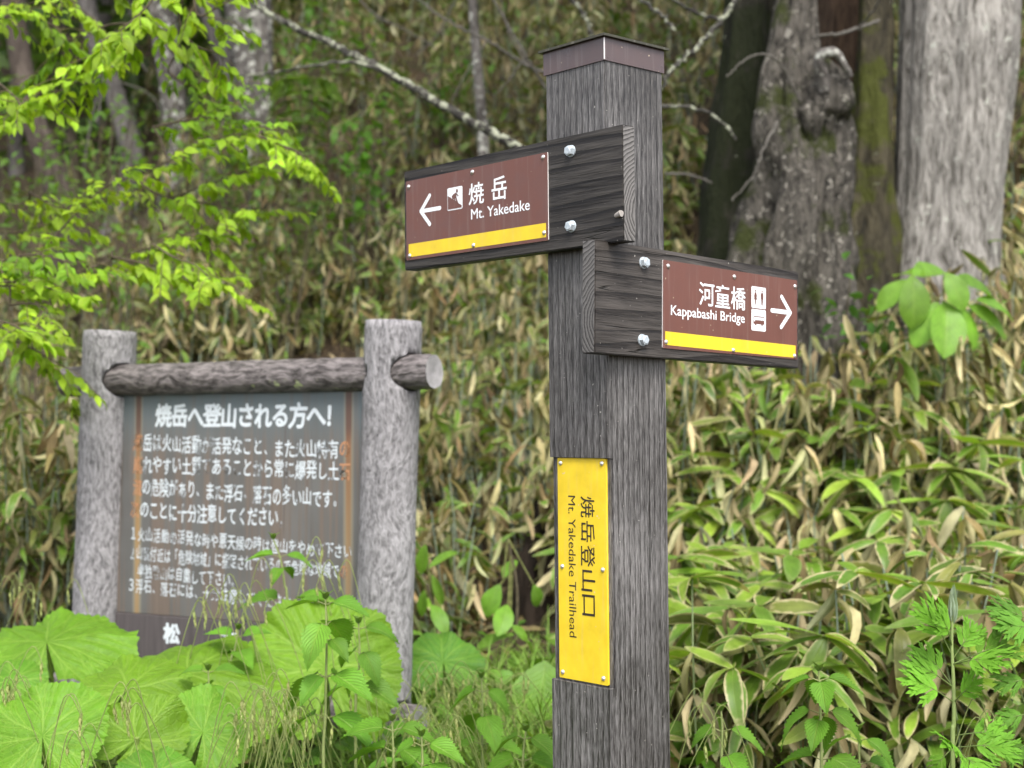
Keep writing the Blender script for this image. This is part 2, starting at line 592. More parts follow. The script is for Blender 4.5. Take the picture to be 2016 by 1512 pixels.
M['zinc'] = g.out(g.bsdf(g.ramp(nn, [(0.3, (0.42, 0.48, 0.52)), (0.7, (0.56, 0.61, 0.64))]), 0.52, 0.45, None, 0.3))
g = G('rivet_steel')
M['steel'] = g.out(g.bsdf((0.72, 0.69, 0.66), 0.28, 0.5, None, 0.75))

# notice board
M['log'] = bark_mat('imitation_log_bark', (0.085, 0.080, 0.080), (0.36, 0.345, 0.352), 105, 34, None, bump=1.0, dist=0.010, rough=0.6, contrast=(0.36, 0.58), spec=0.4)
M['rail'] = bark_mat('imitation_rail_bark', (0.050, 0.042, 0.040), (0.20, 0.18, 0.175), 17, 70, (0.34, 0.40, 0.22), 9, 0.71, bump=1.0, dist=0.012, rough=0.55, contrast=(0.40, 0.62), spec=0.4)
# the rail is built along its own X axis: grain along X
g = G('rail_bark')
co = g.coord('Object')
wv = g.n('VectorMath', {'operation': 'MULTIPLY_ADD'})
g.put(wv.inputs[0], g.n('TexNoise', Vector=co, Scale=9.0).outputs[1])
g.put(wv.inputs[1], (0.06, 0.06, 0.06))
g.put(wv.inputs[2], co)
n1 = g.noise(g.mapping(wv.outputs[0], (20, 66, 66)), 1.0, 5, 0.6)
col = g.ramp(n1, [(0.38, (0.045, 0.038, 0.036)), (0.62, (0.21, 0.185, 0.18))])
lc = g.noise(co, 26, 3, 0.6)
zc = sep(g, co)[2]
lm = g.math('MULTIPLY', g.mr(lc, 0.63, 0.68), g.mr(zc, -0.005, -0.03))
col = g.mix(lm, col, (0.42, 0.47, 0.24))
M['rail'] = g.out(g.bsdf(col, 0.55, 0.4, g.bump(n1, 1.0, 0.012)))
g = G('log_end_rings')
co = g.coord('Object')
ln = g.n('VectorMath', {'operation': 'LENGTH'})
g.put(ln.inputs[0], g.mapping(co, (0, 1, 1)))
no = g.noise(co, 40, 4)
fr = g.math('FRACT', g.math('ADD', g.math('MULTIPLY', ln.outputs['Value'], 130), g.math('MULTIPLY', no, 1.2)))
M['log_end'] = g.out(g.bsdf(g.mix(g.math('MULTIPLY', fr, 0.45), g.ramp(no, [(0.3, (0.27, 0.26, 0.26)), (0.7, (0.42, 0.40, 0.40))]), (0.16, 0.15, 0.15)), 0.7, 0.3, g.bump(fr, 0.4, 0.003)))


def panel_mat(name, seed=0, bluish=True):
    """weathered notice panel: local X across (m), Z up; streaks of old varnish and rust"""
    g = G(name)
    co = g.coord('Object')
    x, _y, z = sep(g, co)
    st = g.noise(g.mapping(co, (24, 1, 0.9)), 1.0, 4, 0.6)
    st2 = g.noise(g.mapping(co, (75, 1, 1.6)), 1.0, 3, 0.6)
    cl = g.noise(co, 5, 4)
    grey = g.mix(cl, (0.070, 0.067, 0.062), (0.145, 0.142, 0.134))
    blue = g.mix(cl, (0.075, 0.095, 0.102), (0.130, 0.160, 0.170))
    top = g.math('ADD', z, g.math('MULTIPLY', g.math('SUBTRACT', st, 0.5), 0.5))
    base = g.mix(g.mr(top, -0.20, 0.0), grey, blue)
    brown = g.mix(st2, (0.075, 0.055, 0.043), (0.19, 0.15, 0.12))
    base = g.mix(g.math('MULTIPLY', g.mr(st, 0.47, 0.60), g.mr(z, -0.02, -0.22, 0.35, 0.95)), base, brown)
    base = g.mix(g.math('MULTIPLY', g.mr(st2, 0.62, 0.70), 0.55), base, (0.07, 0.045, 0.032))
    for cx, wd, zt, tint in ((PX_R, 0.013, 0.1, (0.24, 0.095, 0.035)), (PX_L, 0.013, -0.13, (0.28, 0.14, 0.055))):
        dx = g.math('ABSOLUTE', g.math('ADD', g.math('SUBTRACT', x, cx), g.math('MULTIPLY', g.math('SUBTRACT', st, 0.5), 0.01)))
        wide = g.math('MULTIPLY', g.mr(dx, wd * 0.8, wd * 1.7, 1, 0), 0.5)
        base = g.mix(wide, base, (0.27, 0.25, 0.17))
        core = g.mr(dx, wd * 0.35, wd * 1.05, 1, 0)
        rust = g.mix(g.mr(z, -0.05, -0.55), tint, (0.40, 0.26, 0.10))
        rust = g.mix(st2, [c * 0.6 for c in tint], rust)
        base = g.mix(g.math('MULTIPLY', core, g.mr(z, zt - 0.85, zt, 0.55, 0.95)), base, rust)
        tk = g.math('MULTIPLY', g.mr(dx, wd * 0.6, wd * 1.1, 1, 0), g.mr(z, -0.16, -0.08))
        base = g.mix(g.math('MULTIPLY', tk, 0.85), base, (0.085, 0.05, 0.04))
    nrm = g.bump(st2, 0.15, 0.002)
    return g.out(g.bsdf(base, g.mr(cl, 0.3, 0.7, 0.32, 0.5), 0.5, nrm))


g = G('worn_white_lettering')
a = g.attr('col')
co = g.coord('Object')
w1 = g.noise(g.mapping(co, (38, 38, 26)), 1.0, 4, 0.65)
w2 = g.noise(co, 230, 3, 0.6)
th = g.math('ADD', g.math('MULTIPLY', w1, 0.75), g.math('MULTIPLY', w2, 0.3))
keep = g.mr(g.math('SUBTRACT', th, a.outputs['Alpha']), -0.10, 0.02)
p = g.bsdf(g.mix(1.0, a.outputs['Color'], g.ramp(w2, [(0.3, 0.75), (0.7, 1.05)]), 'MULTIPLY'), 0.6, 0.3)
tr = g.n('BsdfTransparent').outputs[0]
ms = g.n('MixShader', Fac=keep)
g.t.links.new(tr, ms.inputs[1])
g.t.links.new(p, ms.inputs[2])
M['worn'] = g.out(ms.outputs[0])
g = G('dark_lower_panel')
co = g.coord('Object')
n = g.noise(g.mapping(co, (60, 60, 3)), 1.0, 4)
M['lower_panel'] = g.out(g.bsdf(g.ramp(n, [(0.3, (0.055, 0.046, 0.046)), (0.7, (0.10, 0.085, 0.085))]), 0.5, 0.4, g.bump(n, 0.2, 0.002)))

# bark
M['pale_bark'] = bark_mat('pale_fissured_bark', (0.055, 0.048, 0.038), (0.35, 0.33, 0.30), 46, 6.5, (0.40, 0.40, 0.35), 16, 0.61, bump=1.0, dist=0.03, contrast=(0.37, 0.58))
M['gnarl_bark'] = bark_mat('gnarled_lichen_bark', (0.009, 0.008, 0.006), (0.125, 0.112, 0.094), 38, 12, (0.29, 0.27, 0.23), 30, 0.595, (0.035, 0.042, 0.010), 0.60, bump=1.0, dist=0.04)
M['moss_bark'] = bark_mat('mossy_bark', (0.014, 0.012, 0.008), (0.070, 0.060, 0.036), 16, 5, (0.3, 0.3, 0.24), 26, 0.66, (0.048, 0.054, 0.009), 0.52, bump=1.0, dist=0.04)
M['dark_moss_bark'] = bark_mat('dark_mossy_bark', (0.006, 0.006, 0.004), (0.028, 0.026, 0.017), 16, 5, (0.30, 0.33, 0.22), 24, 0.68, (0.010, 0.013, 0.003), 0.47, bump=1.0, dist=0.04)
M['rot_bark'] = bark_mat('rotten_brown_wood', (0.016, 0.010, 0.007), (0.10, 0.065, 0.042), 26, 2.2, (0.36, 0.24, 0.14), 6, 0.66, bump=1.0, dist=0.04)
M['dark_stump'] = bark_mat('dark_rotten_wood', (0.010, 0.007, 0.005), (0.045, 0.032, 0.023), 26, 3, bump=1.0, dist=0.03)
M['birch_bark'] = bark_mat('lichened_grey_bark', (0.035, 0.03, 0.027), (0.17, 0.155, 0.14), 14, 7, (0.42, 0.42, 0.37), 15, 0.56, bump=0.9, dist=0.03)
M['grey_bark'] = bark_mat('grey_bark', (0.045, 0.04, 0.037), (0.17, 0.155, 0.145), 26, 3.5, bump=0.8, dist=0.02)
M['brown_bark'] = bark_mat('reddish_brown_bark', (0.030, 0.022, 0.017), (0.115, 0.092, 0.076), 22, 3, bump=0.9, dist=0.02)
M['lichen_branch'] = bark_mat('lichen_crusted_branch', (0.014, 0.013, 0.011), (0.07, 0.065, 0.056), 30, 30, (0.25, 0.26, 0.19), 26, 0.51, bump=0.8, dist=0.01)


# ------------------------------------------------------------------ terrain
def ground_z(x, y):
    x = np.asarray(x, float)
    y = np.asarray(y, float)
    z = 0.5 * sstep(1.0, 4.0, y)
    yb = 6.7 - 1.5 * sstep(-0.3, 1.3, x) + 0.8 * sstep(-1.5, -4, x)
    sl = 0.62 - 0.16 * sstep(-1.5, -4.0, x)
    d = y - yb
    z = z + sl * 0.5 * (d + np.sqrt(d * d + 0.35)) * sstep(2.0, 4.4, y)
    P = np.stack([x * 0.45, y * 0.45, 0 * x], -1)
    z = z + 0.22 * fbm(P, 3) * sstep(3.5, 6.5, y)
    z = z + 0.035 * fbm(np.stack([x * 2.2, y * 2.2, 0 * x + 5], -1), 3)
    return z


gx = np.concatenate([np.linspace(-90, -9, 40)[:-1], np.linspace(-9, 9, 180), np.linspace(9, 90, 40)[1:]])
gy = np.concatenate([np.linspace(-40, 0, 20)[:-1], np.linspace(0, 22, 220), np.linspace(22, 110, 45)[1:]])
GX, GY = np.meshgrid(gx, gy)
GZ = ground_z(GX, GY)
nx, ny = len(gx), len(gy)
i = np.arange(ny - 1)[:, None] * nx
j = np.arange(nx - 1)[None]
mb = MB()
mb.add(np.stack([GX, GY, GZ], -1), np.stack([i + j, i + j + 1, i + nx + j + 1, i + nx + j], -1).reshape(-1, 4))
tag(mb.build('ground', M['soil']), kind='structure')


# ------------------------------------------------------------------ lettering
_glyph = {}


def glyph(ch, bold):
    """outline of one character as a flat mesh in em units (cached)"""
    k = (ch, bold)
    if k not in _glyph:
        cu = bpy.data.curves.new('t', 'FONT')
        cu.body = ch
        cu.resolution_u = 3
        ob = bpy.data.objects.new('t', cu)
        COL.objects.link(ob)
        bpy.context.view_layer.update()
        dg = bpy.context.evaluated_depsgraph_get()
        me = bpy.data.meshes.new_from_object(ob.evaluated_get(dg))
        bm = bmesh.new()
        bm.from_mesh(me)
        bmesh.ops.triangulate(bm, faces=bm.faces)
        V = np.array([v.co[:2] for v in bm.verts]).reshape(-1, 2)
        bm.verts.index_update()
        T = np.array([[v.index for v in f.verts] for f in bm.faces], int).reshape(-1, 3)
        bm.free()
        bpy.data.objects.remove(ob)
        bpy.data.meshes.remove(me)
        bpy.data.curves.remove(cu)
        L = [np.column_stack([V, np.zeros(len(V))])]
        if bold > 0:                      # heavier stroke: the outline repeated round a small circle, each copy a hair higher
            for q in range(8):
                a = q * math.pi / 4
                L.append(np.column_stack([V + bold * np.array([math.cos(a), math.sin(a)]), np.full(len(V), q + 1.0)]))
            T = np.concatenate([T + len(V) * q for q in range(9)])
        _glyph[k] = (np.concatenate(L), T)
    return _glyph[k]


def letter_line(mb, s, O, ex, ez, w, h, bold=0.0, col=(1, 1, 1, 1), rot=False):
    """whole string fitted to a w x h box whose lower-left corner is O"""
    V, T = glyph(s, bold)
    D, V = V[:, 2:], V[:, :2]
    lo, hi = V.min(0), V.max(0)
    q = (V - lo) / (hi - lo)
    P = np.asarray(O) + q[:, :1] * w * np.asarray(ex) + q[:, 1:] * h * np.asarray(ez) + D * 2.5e-5 * np.cross(ex, ez)
    mb.add(P, tris=T, col=col)


def poly(mb, pts2, O, ex, ez, col=(1, 1, 1, 1)):
    """flat polygon (any outline) triangulated with bmesh"""
    bm = bmesh.new()
    vs = [bm.verts.new((p[0], p[1], 0)) for p in pts2]
    bm.faces.new(vs)
    bmesh.ops.triangulate(bm, faces=bm.faces)
    bm.verts.index_update()
    T = [[v.index for v in f.verts] for f in bm.faces]
    V = np.array([v.co[:2] for v in bm.verts])
    bm.free()
    mb.add(np.asarray(O) + V[:, :1] * np.asarray(ex) + V[:, 1:] * np.asarray(ez), tris=T, col=col)


def rrect(x0, z0, x1, z1, r, n=5):
    out = []
    for cx, cz, a0 in ((x1 - r, z1 - r, 0), (x0 + r, z1 - r, 90), (x0 + r, z0 + r, 180), (x1 - r, z0 + r, 270)):
        for k in range(n + 1):
            a = R(a0 + 90 * k / n)
            out.append((cx + r * math.cos(a), cz + r * math.sin(a)))
    return out


def stroke(p, q, w, n=6):
    """round-ended bar from p to q"""
    p, q = np.array(p, float), np.array(q, float)
    d = norm(q - p)
    m = np.array([-d[1], d[0]])
    a0 = math.atan2(m[1], m[0])
    out = []
    for c, s in ((p, 0), (q, math.pi)):
        for k in range(n + 1):
            a = a0 + s + math.pi * k / n
            out.append(tuple(c + w / 2 * np.array([math.cos(a), math.sin(a)])))
    return out


# ------------------------------------------------------------------ signpost
PW = 0.15
H = PW / 2
SP = np.array([0.17192, 2.60782, 0.0])
sp_base = float(ground_z(SP[0], SP[1])) - 0.05
sign = empty('signpost', (SP[0], SP[1], 0), 'tall dark square signpost with two arrow boards and a yellow plate, capped in brown metal', 'signpost', rz=-0.8384)


# post: square, with a shallow recess cut across the left face for the yellow plate
zs = [sp_base, 1.032, 1.033, 1.431, 1.432, 2.14]
dep = [0, 0, 0.009, 0.009, 0, 0]
bm = bmesh.new()
rings = []
for z, d in zip(zs, dep):
    rings.append([bm.verts.new(p) for p in ((-H, -H + d, z), (H, -H + d, z), (H, H, z), (-H, H, z))])
for a, b in zip(rings, rings[1:]):
    for k in range(4):
        bm.faces.new([a[k], a[(k + 1) % 4], b[(k + 1) % 4], b[k]])
bm.faces.new(rings[0][::-1])
bm.faces.new(rings[-1])
bmesh.ops.bevel(bm, geom=[e for e in bm.edges if abs(e.verts[0].co.x - e.verts[1].co.x) < 1e-6 and abs(e.verts[0].co.y - e.verts[1].co.y) < 1e-6], offset=0.0022, segments=2, affect='EDGES')
bm_obj('post', bm, M['post_wood'], sign)

# cap: band with a thin overhanging low-pyramid lid
bm = bmesh.new()
e = 0.0025
for (x0, x1, y0, y1) in ((-H - e, H + e, -H - e, -H + 0.0005), (-H - e, H + e, H - 0.0005, H + e), (-H - e, -H + 0.0005, -H + 0.0005, H - 0.0005), (H - 0.0005, H + e, -H + 0.0005, H - 0.0005)):
    box_bm(bm, x0, x1, y0, y1, 2.126, 2.167)
capo = bm_obj('cap', bm, M['cap_paint'], sign)
bm = bmesh.new()
o = 0.0095
b0 = [bm.verts.new(p) for p in ((-H - o, -H - o, 2.1672), (H + o, -H - o, 2.1672), (H + o, H + o, 2.1672), (-H - o, H + o, 2.1672))]
b1 = [bm.verts.new((v.co.x, v.co.y, 2.1715)) for v in b0]
ap = bm.verts.new((0, 0, 2.178))
bm.faces.new(b0[::-1])
for k in range(4):
    bm.faces.new([b0[k], b0[(k + 1) % 4], b1[(k + 1) % 4], b1[k]])
    bm.faces.new([b1[k], b1[(k + 1) % 4], ap])
bm_obj('lid', bm, M['lid_paint'], capo)
# bare folded edge of the cap at the near corner
bm = bmesh.new()
box_bm(bm, H + e - 0.0012, H + e + 0.0006, -H - e - 0.0006, -H - e + 0.0012, 2.1275, 2.1655)
bm_obj('cap_seam', bm, M['plate_edge'], capo)


def board(name, x0, x1, y0, y1, z0, z1, side, endm, axis, label):
    bm = bmesh.new()
    box_bm(bm, x0, x1, y0, y1, z0, z1)
    bmesh.ops.recalc_face_normals(bm, faces=bm.faces)
    for f in bm.faces:
        f.material_index = 1 if abs(f.normal[axis]) > 0.9 else 0
    bmesh.ops.bevel(bm, geom=bm.edges[:], offset=0.0016, segments=2, affect='EDGES')
    o = bm_obj(name, bm, [side, endm], sign)
    tag(o, label)
    return o


def hexbolt(parent, c, nrm, r=0.0096):
    """hexagon bolt head on a round flange"""
    bm = bmesh.new()
    bmesh.ops.create_cone(bm, cap_ends=True, segments=24, radius1=r * 1.12, radius2=r * 1.08, depth=0.0022, matrix=Matrix.Translation((0, 0, 0.0011)))
    bmesh.ops.create_cone(bm, cap_ends=True, segments=6, radius1=r, radius2=r * 0.94, depth=0.0072, matrix=Matrix.Translation((0, 0, 0.0058)) @ Matrix.Rotation(rnd.uniform(0, 1), 4, 'Z'))
    bmesh.ops.create_cone(bm, cap_ends=True, segments=18, radius1=r * 0.8, radius2=r * 0.62, depth=0.0014, matrix=Matrix.Translation((0, 0, 0.0100)))
    q = Vector(nrm).to_track_quat('Z', 'X').to_matrix().to_4x4()
    return bm_obj('bolt', bm, M['zinc'], parent, matrix=Matrix.Translation(c) @ q)


def rivet(parent, c, nrm, r=0.0046):
    bm = bmesh.new()
    bmesh.ops.create_uvsphere(bm, u_segments=16, v_segments=8, radius=r, matrix=Matrix.Diagonal((1, 1, 0.75, 1)))
    q = Vector(nrm).to_track_quat('Z', 'X').to_matrix().to_4x4()
    return bm_obj('rivet', bm, M['steel'], parent, smooth=True, matrix=Matrix.Translation(c) @ q)


def slab(name, P0, ex, ez, n, w, h, t, mats, parent, rad=0.002):
    """thin plate with rounded corners: face at P0 (lower-left), thickness t behind along -n; slot 1 = edge"""
    pts = rrect(0, 0, w, h, rad, 3)
    k = len(pts)
    ex, ez, n, P0 = map(lambda v: np.asarray(v, float), (ex, ez, n, P0))
    front = np.array([P0 + x * ex + z * ez for x, z in pts])
    back = front - n * t
    mb = MB()
    c = front.mean(0)
    a = np.arange(k)
    b = (a + 1) % k
    mb.add(np.vstack([front, c]), tris=np.stack([a, b, np.full(k, k)], -1))
    mb.add(np.vstack([front, back]), np.stack([a, a + k, b + k, b], -1), mi=1)
    return mb.build(name, mats, parent, smooth=False)


TB = 0.0304
X_, Z_ = np.array([1.0, 0, 0]), np.array([0, 0, 1.0])
# --- left arrow board (on the -Y face, pointing towards -X)
bl = board('direction_board', -0.458, 0.1457, -H - TB, -H - 0.0005, 1.8005, 1.9985, M['board_wood'], M['end_a'], 0, 'board with a brown plate reading Mt. Yakedake and a left arrow')
yf = -H - TB
nl = (0, -1, 0)


def lp(x, z, d):
    return np.array([x, yf - d, z])


TL = 0.0020
slab('sign_plate', lp(-0.4492, 1.8195, TL), X_, Z_, nl, 0.4118, 0.158, 0.0020, [M['plate_brown'], M['plate_edge']], bl)
mb = MB()
poly(mb, rrect(-0.4415, 1.8255, -0.0427, 1.8512, 0.0008), lp(0, 0, TL + 0.0003), X_, Z_)
mb.build('yellow_stripe', M['plate_yellow'], bl, smooth=False)
mb = MB()
O = lp(0, 0, TL + 0.0003)
poly(mb, stroke((-0.4015, 1.9127), (-0.342, 1.9124), 0.0078), O, X_, Z_)
for zz, off in ((1.9405, 0.0002), (1.8842, 0.0003)):
    poly(mb, stroke((-0.4015, 1.9127), (-0.3735, zz), 0.0082), O + np.array([0, -off, 0]), X_, Z_)
mb.build('arrow', M['white_paint'], bl, smooth=False)
mb = MB()
letter_line(mb, '焼', lp(-0.2553, 1.9068, TL + 0.0003), X_, Z_, 0.0440, 0.0412, 0.012)
letter_line(mb, '岳', lp(-0.1895, 1.9070, TL + 0.0003), X_, Z_, 0.0425, 0.0442, 0.012)
mb.build('lettering', M['white_paint'], bl, smooth=False)
mb = MB()
letter_line(mb, 'Mt. Yakedake', lp(-0.2490, 1.8793, TL + 0.0003), X_, Z_, 0.1640, 0.0198, 0.008)
mb.build('lettering', M['white_paint'], bl, smooth=False)
# hiker symbol: white square, brown slope and walker
mb = MB()
sx0, sx1, sz0, sz1 = -0.3190, -0.2738, 1.9037, 1.9473
poly(mb, rrect(sx0, sz0, sx1, sz1, 0.003), lp(0, 0, TL + 0.0003), X_, Z_)
mb.build('symbol', M['white_paint'], bl, smooth=False)
mb = MB()
sw, sh = sx1 - sx0, sz1 - sz0


def sq(u, v):
    return (sx0 + u * sw, sz0 + v * sh)


O = lp(0, 0, TL + 0.0006)
poly(mb, [sq(0.03, 0.05), sq(0.95, 0.05), sq(0.95, 0.16), sq(0.72, 0.27), sq(0.55, 0.40), sq(0.36, 0.47), sq(0.22, 0.58), sq(0.03, 0.66)], O, X_, Z_)
O = lp(0, 0, TL + 0.0009)
poly(mb, [sq(0.36, 0.45), sq(0.30, 0.62), sq(0.42, 0.70), sq(0.58, 0.72), sq(0.60, 0.60), sq(0.50, 0.56), sq(0.44, 0.47)], O, X_, Z_)
for p, q, wd in (((0.52, 0.70), (0.62, 0.42), 0.07), ((0.62, 0.42), (0.72, 0.24), 0.07), ((0.52, 0.66), (0.50, 0.42), 0.08), ((0.58, 0.72), (0.74, 0.58), 0.05)):
    poly(mb, stroke(sq(*p), sq(*q), wd * sw), O, X_, Z_)
    O = O + np.array([0, -0.0001, 0])
poly(mb, [(sq(0.66, 0.82)[0] + 0.0030 * math.cos(R(a)), sq(0.66, 0.82)[1] + 0.0036 * math.sin(R(a))) for a in range(0, 360, 30)], O, X_, Z_)
mb.build('symbol', M['plate_brown'], bl, smooth=False)
for x, z in ((-0.4404, 1.966), (-0.2443, 1.9692), (-0.0485, 1.9697), (-0.0475, 1.8338), (-0.2425, 1.8300), (-0.4385, 1.8280)):
    rivet(bl, lp(x, z, TL), nl)
for x, z in ((0.0211, 1.9708), (0.0210, 1.8382)):
    hexbolt(bl, lp(x, z, 0), nl)
# knot plug near the end of the board
mb = MB()
tube(mb, [lp(0.128, 1.845, 0.0005), lp(0.1445, 1.8468, 0.0035)], [0.0035, 0.0055], 9, (0.36, 0.33, 0.30, 1), rough=0.25)
mb.build('resin_drip', M['litter'], bl)

# --- right arrow board (on the +X face, pointing towards +Y)
br = board('direction_board', H + 0.0005, H + TB, -H - 0.066, -H + 0.551, -0.0968, 0.0968, M['board_wood_cross'], M['end_b'], 1, 'board with a brown plate reading Kappabashi Bridge and a right arrow')
# its own slight tilt and turn about the post's near corner
ZR = 1.7068
br.location = (H, -H, ZR)
br.rotation_euler = (-0.026, 0, -0.0637)
br.data.transform(Matrix.Translation((-H, H, 0)))
br.rotation_euler = (-0.024, 0, 0.0637)
xf = TB
nr = (1, 0, 0)
Y_ = np.array([0, 1.0, 0])


def rp(y, z, d):
    # plate coordinates measured level: undo the board's tilt
    return np.array([xf + d, y, z - ZR + 0.024 * y])


slab('sign_plate', rp(0.1150, 1.6250, TL), Y_, Z_, nr, 0.4275, 0.1578, 0.0020, [M['plate_brown'], M['plate_edge']], br)
mb = MB()
a, b = rp(0.1215, 1.6310, TL + 0.0003), rp(0.5367, 1.6180, TL + 0.0003)
mb.add([a, b, b + Z_ * 0.0242, a + Z_ * 0.0242], [[0, 1, 2, 3]])
mb.build('yellow_stripe', M['plate_yellow'], br, smooth=False)
mb = MB()
O0 = rp(0.2205, 1.7070, TL + 0.0003)
for k, ch in enumerate('河童橋'):
    letter_line(mb, ch, O0 + Y_ * 0.0495 * k, Y_, Z_, 0.0468, 0.0432, 0.009)
mb.build('lettering', M['white_paint'], br, smooth=False)
mb = MB()
letter_line(mb, 'Kappabashi Bridge', rp(0.1375, 1.6795, TL + 0.0003), Y_, Z_, 0.2262, 0.0235, 0.007)
mb.build('lettering', M['white_paint'], br, smooth=False)
O = rp(0, 0, TL + 0.0003)
tz = lambda y: -0.024 * y


def rq(y, z):
    return (y, z)


mb = MB()
O = rp(0.522, 1.7068, TL + 0.0003)
poly(mb, stroke((-0.004, 0), (-0.068, 0), 0.0085), O, Y_, Z_)
poly(mb, stroke((-0.004, 0), (-0.0345, 0.0292), 0.0088), O + np.array([0.0002, 0, 0]), Y_, Z_)
poly(mb, stroke((-0.004, 0), (-0.0365, -0.0305), 0.0088), O + np.array([0.0004, 0, 0]), Y_, Z_)
mb.build('arrow', M['white_paint'], br, smooth=False)
for z0, kind in ((1.7108, 'toilet'), (1.6672, 'bus')):
    O = rp(0.3858, z0, TL + 0.0003)
    mb = MB()
    poly(mb, rrect(0, 0, 0.0478, 0.0412, 0.003), O, Y_, Z_)
    mb.build('symbol', M['white_paint'], br, smooth=False)
    mb = MB()
    O = rp(0.3858, z0, TL + 0.0006)
    if kind == 'toilet':
        poly(mb, [(0.0236, 0.006), (0.0246, 0.006), (0.0246, 0.0355), (0.0236, 0.0355)], O, Y_, Z_)
        for cx, wmn in ((0.0130, True), (0.0350, False)):
            poly(mb, [(cx + 0.0021 * math.cos(R(a)), 0.0332 + 0.0021 * math.sin(R(a))) for a in range(0, 360, 30)], O, Y_, Z_)
            if wmn:
                poly(mb, [(cx - 0.0052, 0.0215), (cx - 0.0026, 0.0302), (cx + 0.0026, 0.0302), (cx + 0.0052, 0.0215), (cx + 0.0040, 0.0212), (cx + 0.0026, 0.0255), (cx + 0.0048, 0.0160), (cx + 0.0020, 0.0160), (cx + 0.0018, 0.0062), (cx + 0.0004, 0.0062), (cx, 0.0150), (cx - 0.0004, 0.0062), (cx - 0.0018, 0.0062), (cx - 0.0020, 0.0160), (cx - 0.0048, 0.0160), (cx - 0.0026, 0.0255), (cx - 0.0040, 0.0212)], O, Y_, Z_)
            else:
                poly(mb, [(cx - 0.0046, 0.0185), (cx - 0.0042, 0.0302), (cx + 0.0042, 0.0302), (cx + 0.0046, 0.0185), (cx + 0.0034, 0.0185), (cx + 0.0030, 0.0265), (cx + 0.0027, 0.0062), (cx + 0.0006, 0.0062), (cx, 0.0180), (cx - 0.0006, 0.0062), (cx - 0.0027, 0.0062), (cx - 0.0030, 0.0265), (cx - 0.0034, 0.0185)], O, Y_, Z_)
    else:
        poly(mb, [(0.0058, 0.0128), (0.0058, 0.0170), (0.0068, 0.0282), (0.0425, 0.0282), (0.0425, 0.0128)], O, Y_, Z_)
        for cx in (0.0135, 0.0345):
            poly(mb, [(cx + 0.0027 * math.cos(R(a)), 0.0124 + 0.0027 * math.sin(R(a))) for a in range(0, 360, 30)], O + np.array([0.0001, 0, 0]), Y_, Z_)
    mb.build('symbol', M['plate_brown'], br, smooth=False)
    if kind == 'bus':
        mb = MB()
        O = rp(0.3858, z0, TL + 0.0009)
        for k in range(5):
            y0 = 0.0124 + k * 0.0060
            poly(mb, rrect(y0, 0.0205, y0 + 0.0050, 0.0262, 0.0006), O, Y_, Z_)
        poly(mb, [(0.0072, 0.0178), (0.0080, 0.0262), (0.0108, 0.0262), (0.0108, 0.0178)], O, Y_, Z_)
        mb.build('symbol', M['white_paint'], br, smooth=False)
for y, z in ((0.1290, 1.7722), (0.3297, 1.7660), (0.5345, 1.7600), (0.1240, 1.6360), (0.3270, 1.6270), (0.5330, 1.6215)):
    rivet(br, rp(y, z, TL), nr)
for y, z in ((0.0612, 1.7734), (0.0588, 1.6373)):
    hexbolt(br, rp(y, z, 0), nr)

# --- yellow name plate in the recess, lettering turned a quarter clockwise
yb_ = -H + 0.009
YP = 0.0042
ypl = slab('name_plate', np.array([-0.0582, yb_ - YP, 1.0368]), X_, Z_, nl, 0.1218, 0.3940, YP - 0.0004, [M['plate_yellow'], M['plate_yellow']], sign, 0.002)
mb = MB()
O0 = np.array([0.0, yb_ - YP - 0.0003, 1.3635])
for k, ch in enumerate('焼岳登山口'):
    letter_line(mb, ch, O0 - Z_ * 0.0432 * k + X_ * (0.0003 + (0.0015 if ch == '口' else 0)), -Z_, X_, 0.0372, 0.0345 - (0.003 if ch == '口' else 0), 0.004)
mb.build('lettering', M['black_paint'], ypl, smooth=False)
mb = MB()
letter_line(mb, 'Mt. Yakedake Trailhead', np.array([-0.0312, yb_ - YP - 0.0003, 1.3637]), -Z_, X_, 0.2520, 0.0178, 0.0)
mb.build('lettering', M['black_paint'], ypl, smooth=False)
for x, z in ((-0.0500, 1.4212), (0.0540, 1.4221), (-0.0480, 1.2358), (0.0535, 1.2369), (-0.0495, 1.0470), (0.0525, 1.0482)):
    rivet(ypl, (x, yb_ - YP, z), nl)

# ------------------------------------------------------------------ notice board
YL, YR = 4.5, 4.0
LT_, LB_ = at(217, 652, YL), at(194, 1235, YL)
RT_, RB_ = at(775, 632, YR), at(752, 1380, YR)


def extend_down(a, b, z):
    t = (a[2] - z) / (a[2] - b[2])
    return a + (b - a) * t


nb_c = (LB_ + RB_) / 2
nbz = float(ground_z(nb_c[0], nb_c[1]))
nb = empty('notice_board', (nb_c[0], nb_c[1], nbz), 'weathered wooden notice board for climbers hung between two round grey log posts', 'notice board')
NO = np.array([nb_c[0], nb_c[1], nbz])
RL = 0.0800
log_posts = []
for top, bot, rr in ((LT_, LB_, 0.0815), (RT_, RB_, 0.0790)):
    b = extend_down(top, bot, float(ground_z(bot[0], bot[1])) - 0.15)
    P = spline([b, top], 60)
    rad = rr * (1.0 + 0.01 * np.linspace(1, 0, 60))
    rad[-1] *= 0.96
    mb = MB()
    tube(mb, P, rad, 48, rough=0.03, rscale=(9, 9, 0.5), capmi=1, seed=rr * 999)
    log_posts.append(mb.build('log_post', [M['log'], M['log_end']], nb, NO))


def axis_at(top, bot, z):
    return extend_down(top, bot, z)


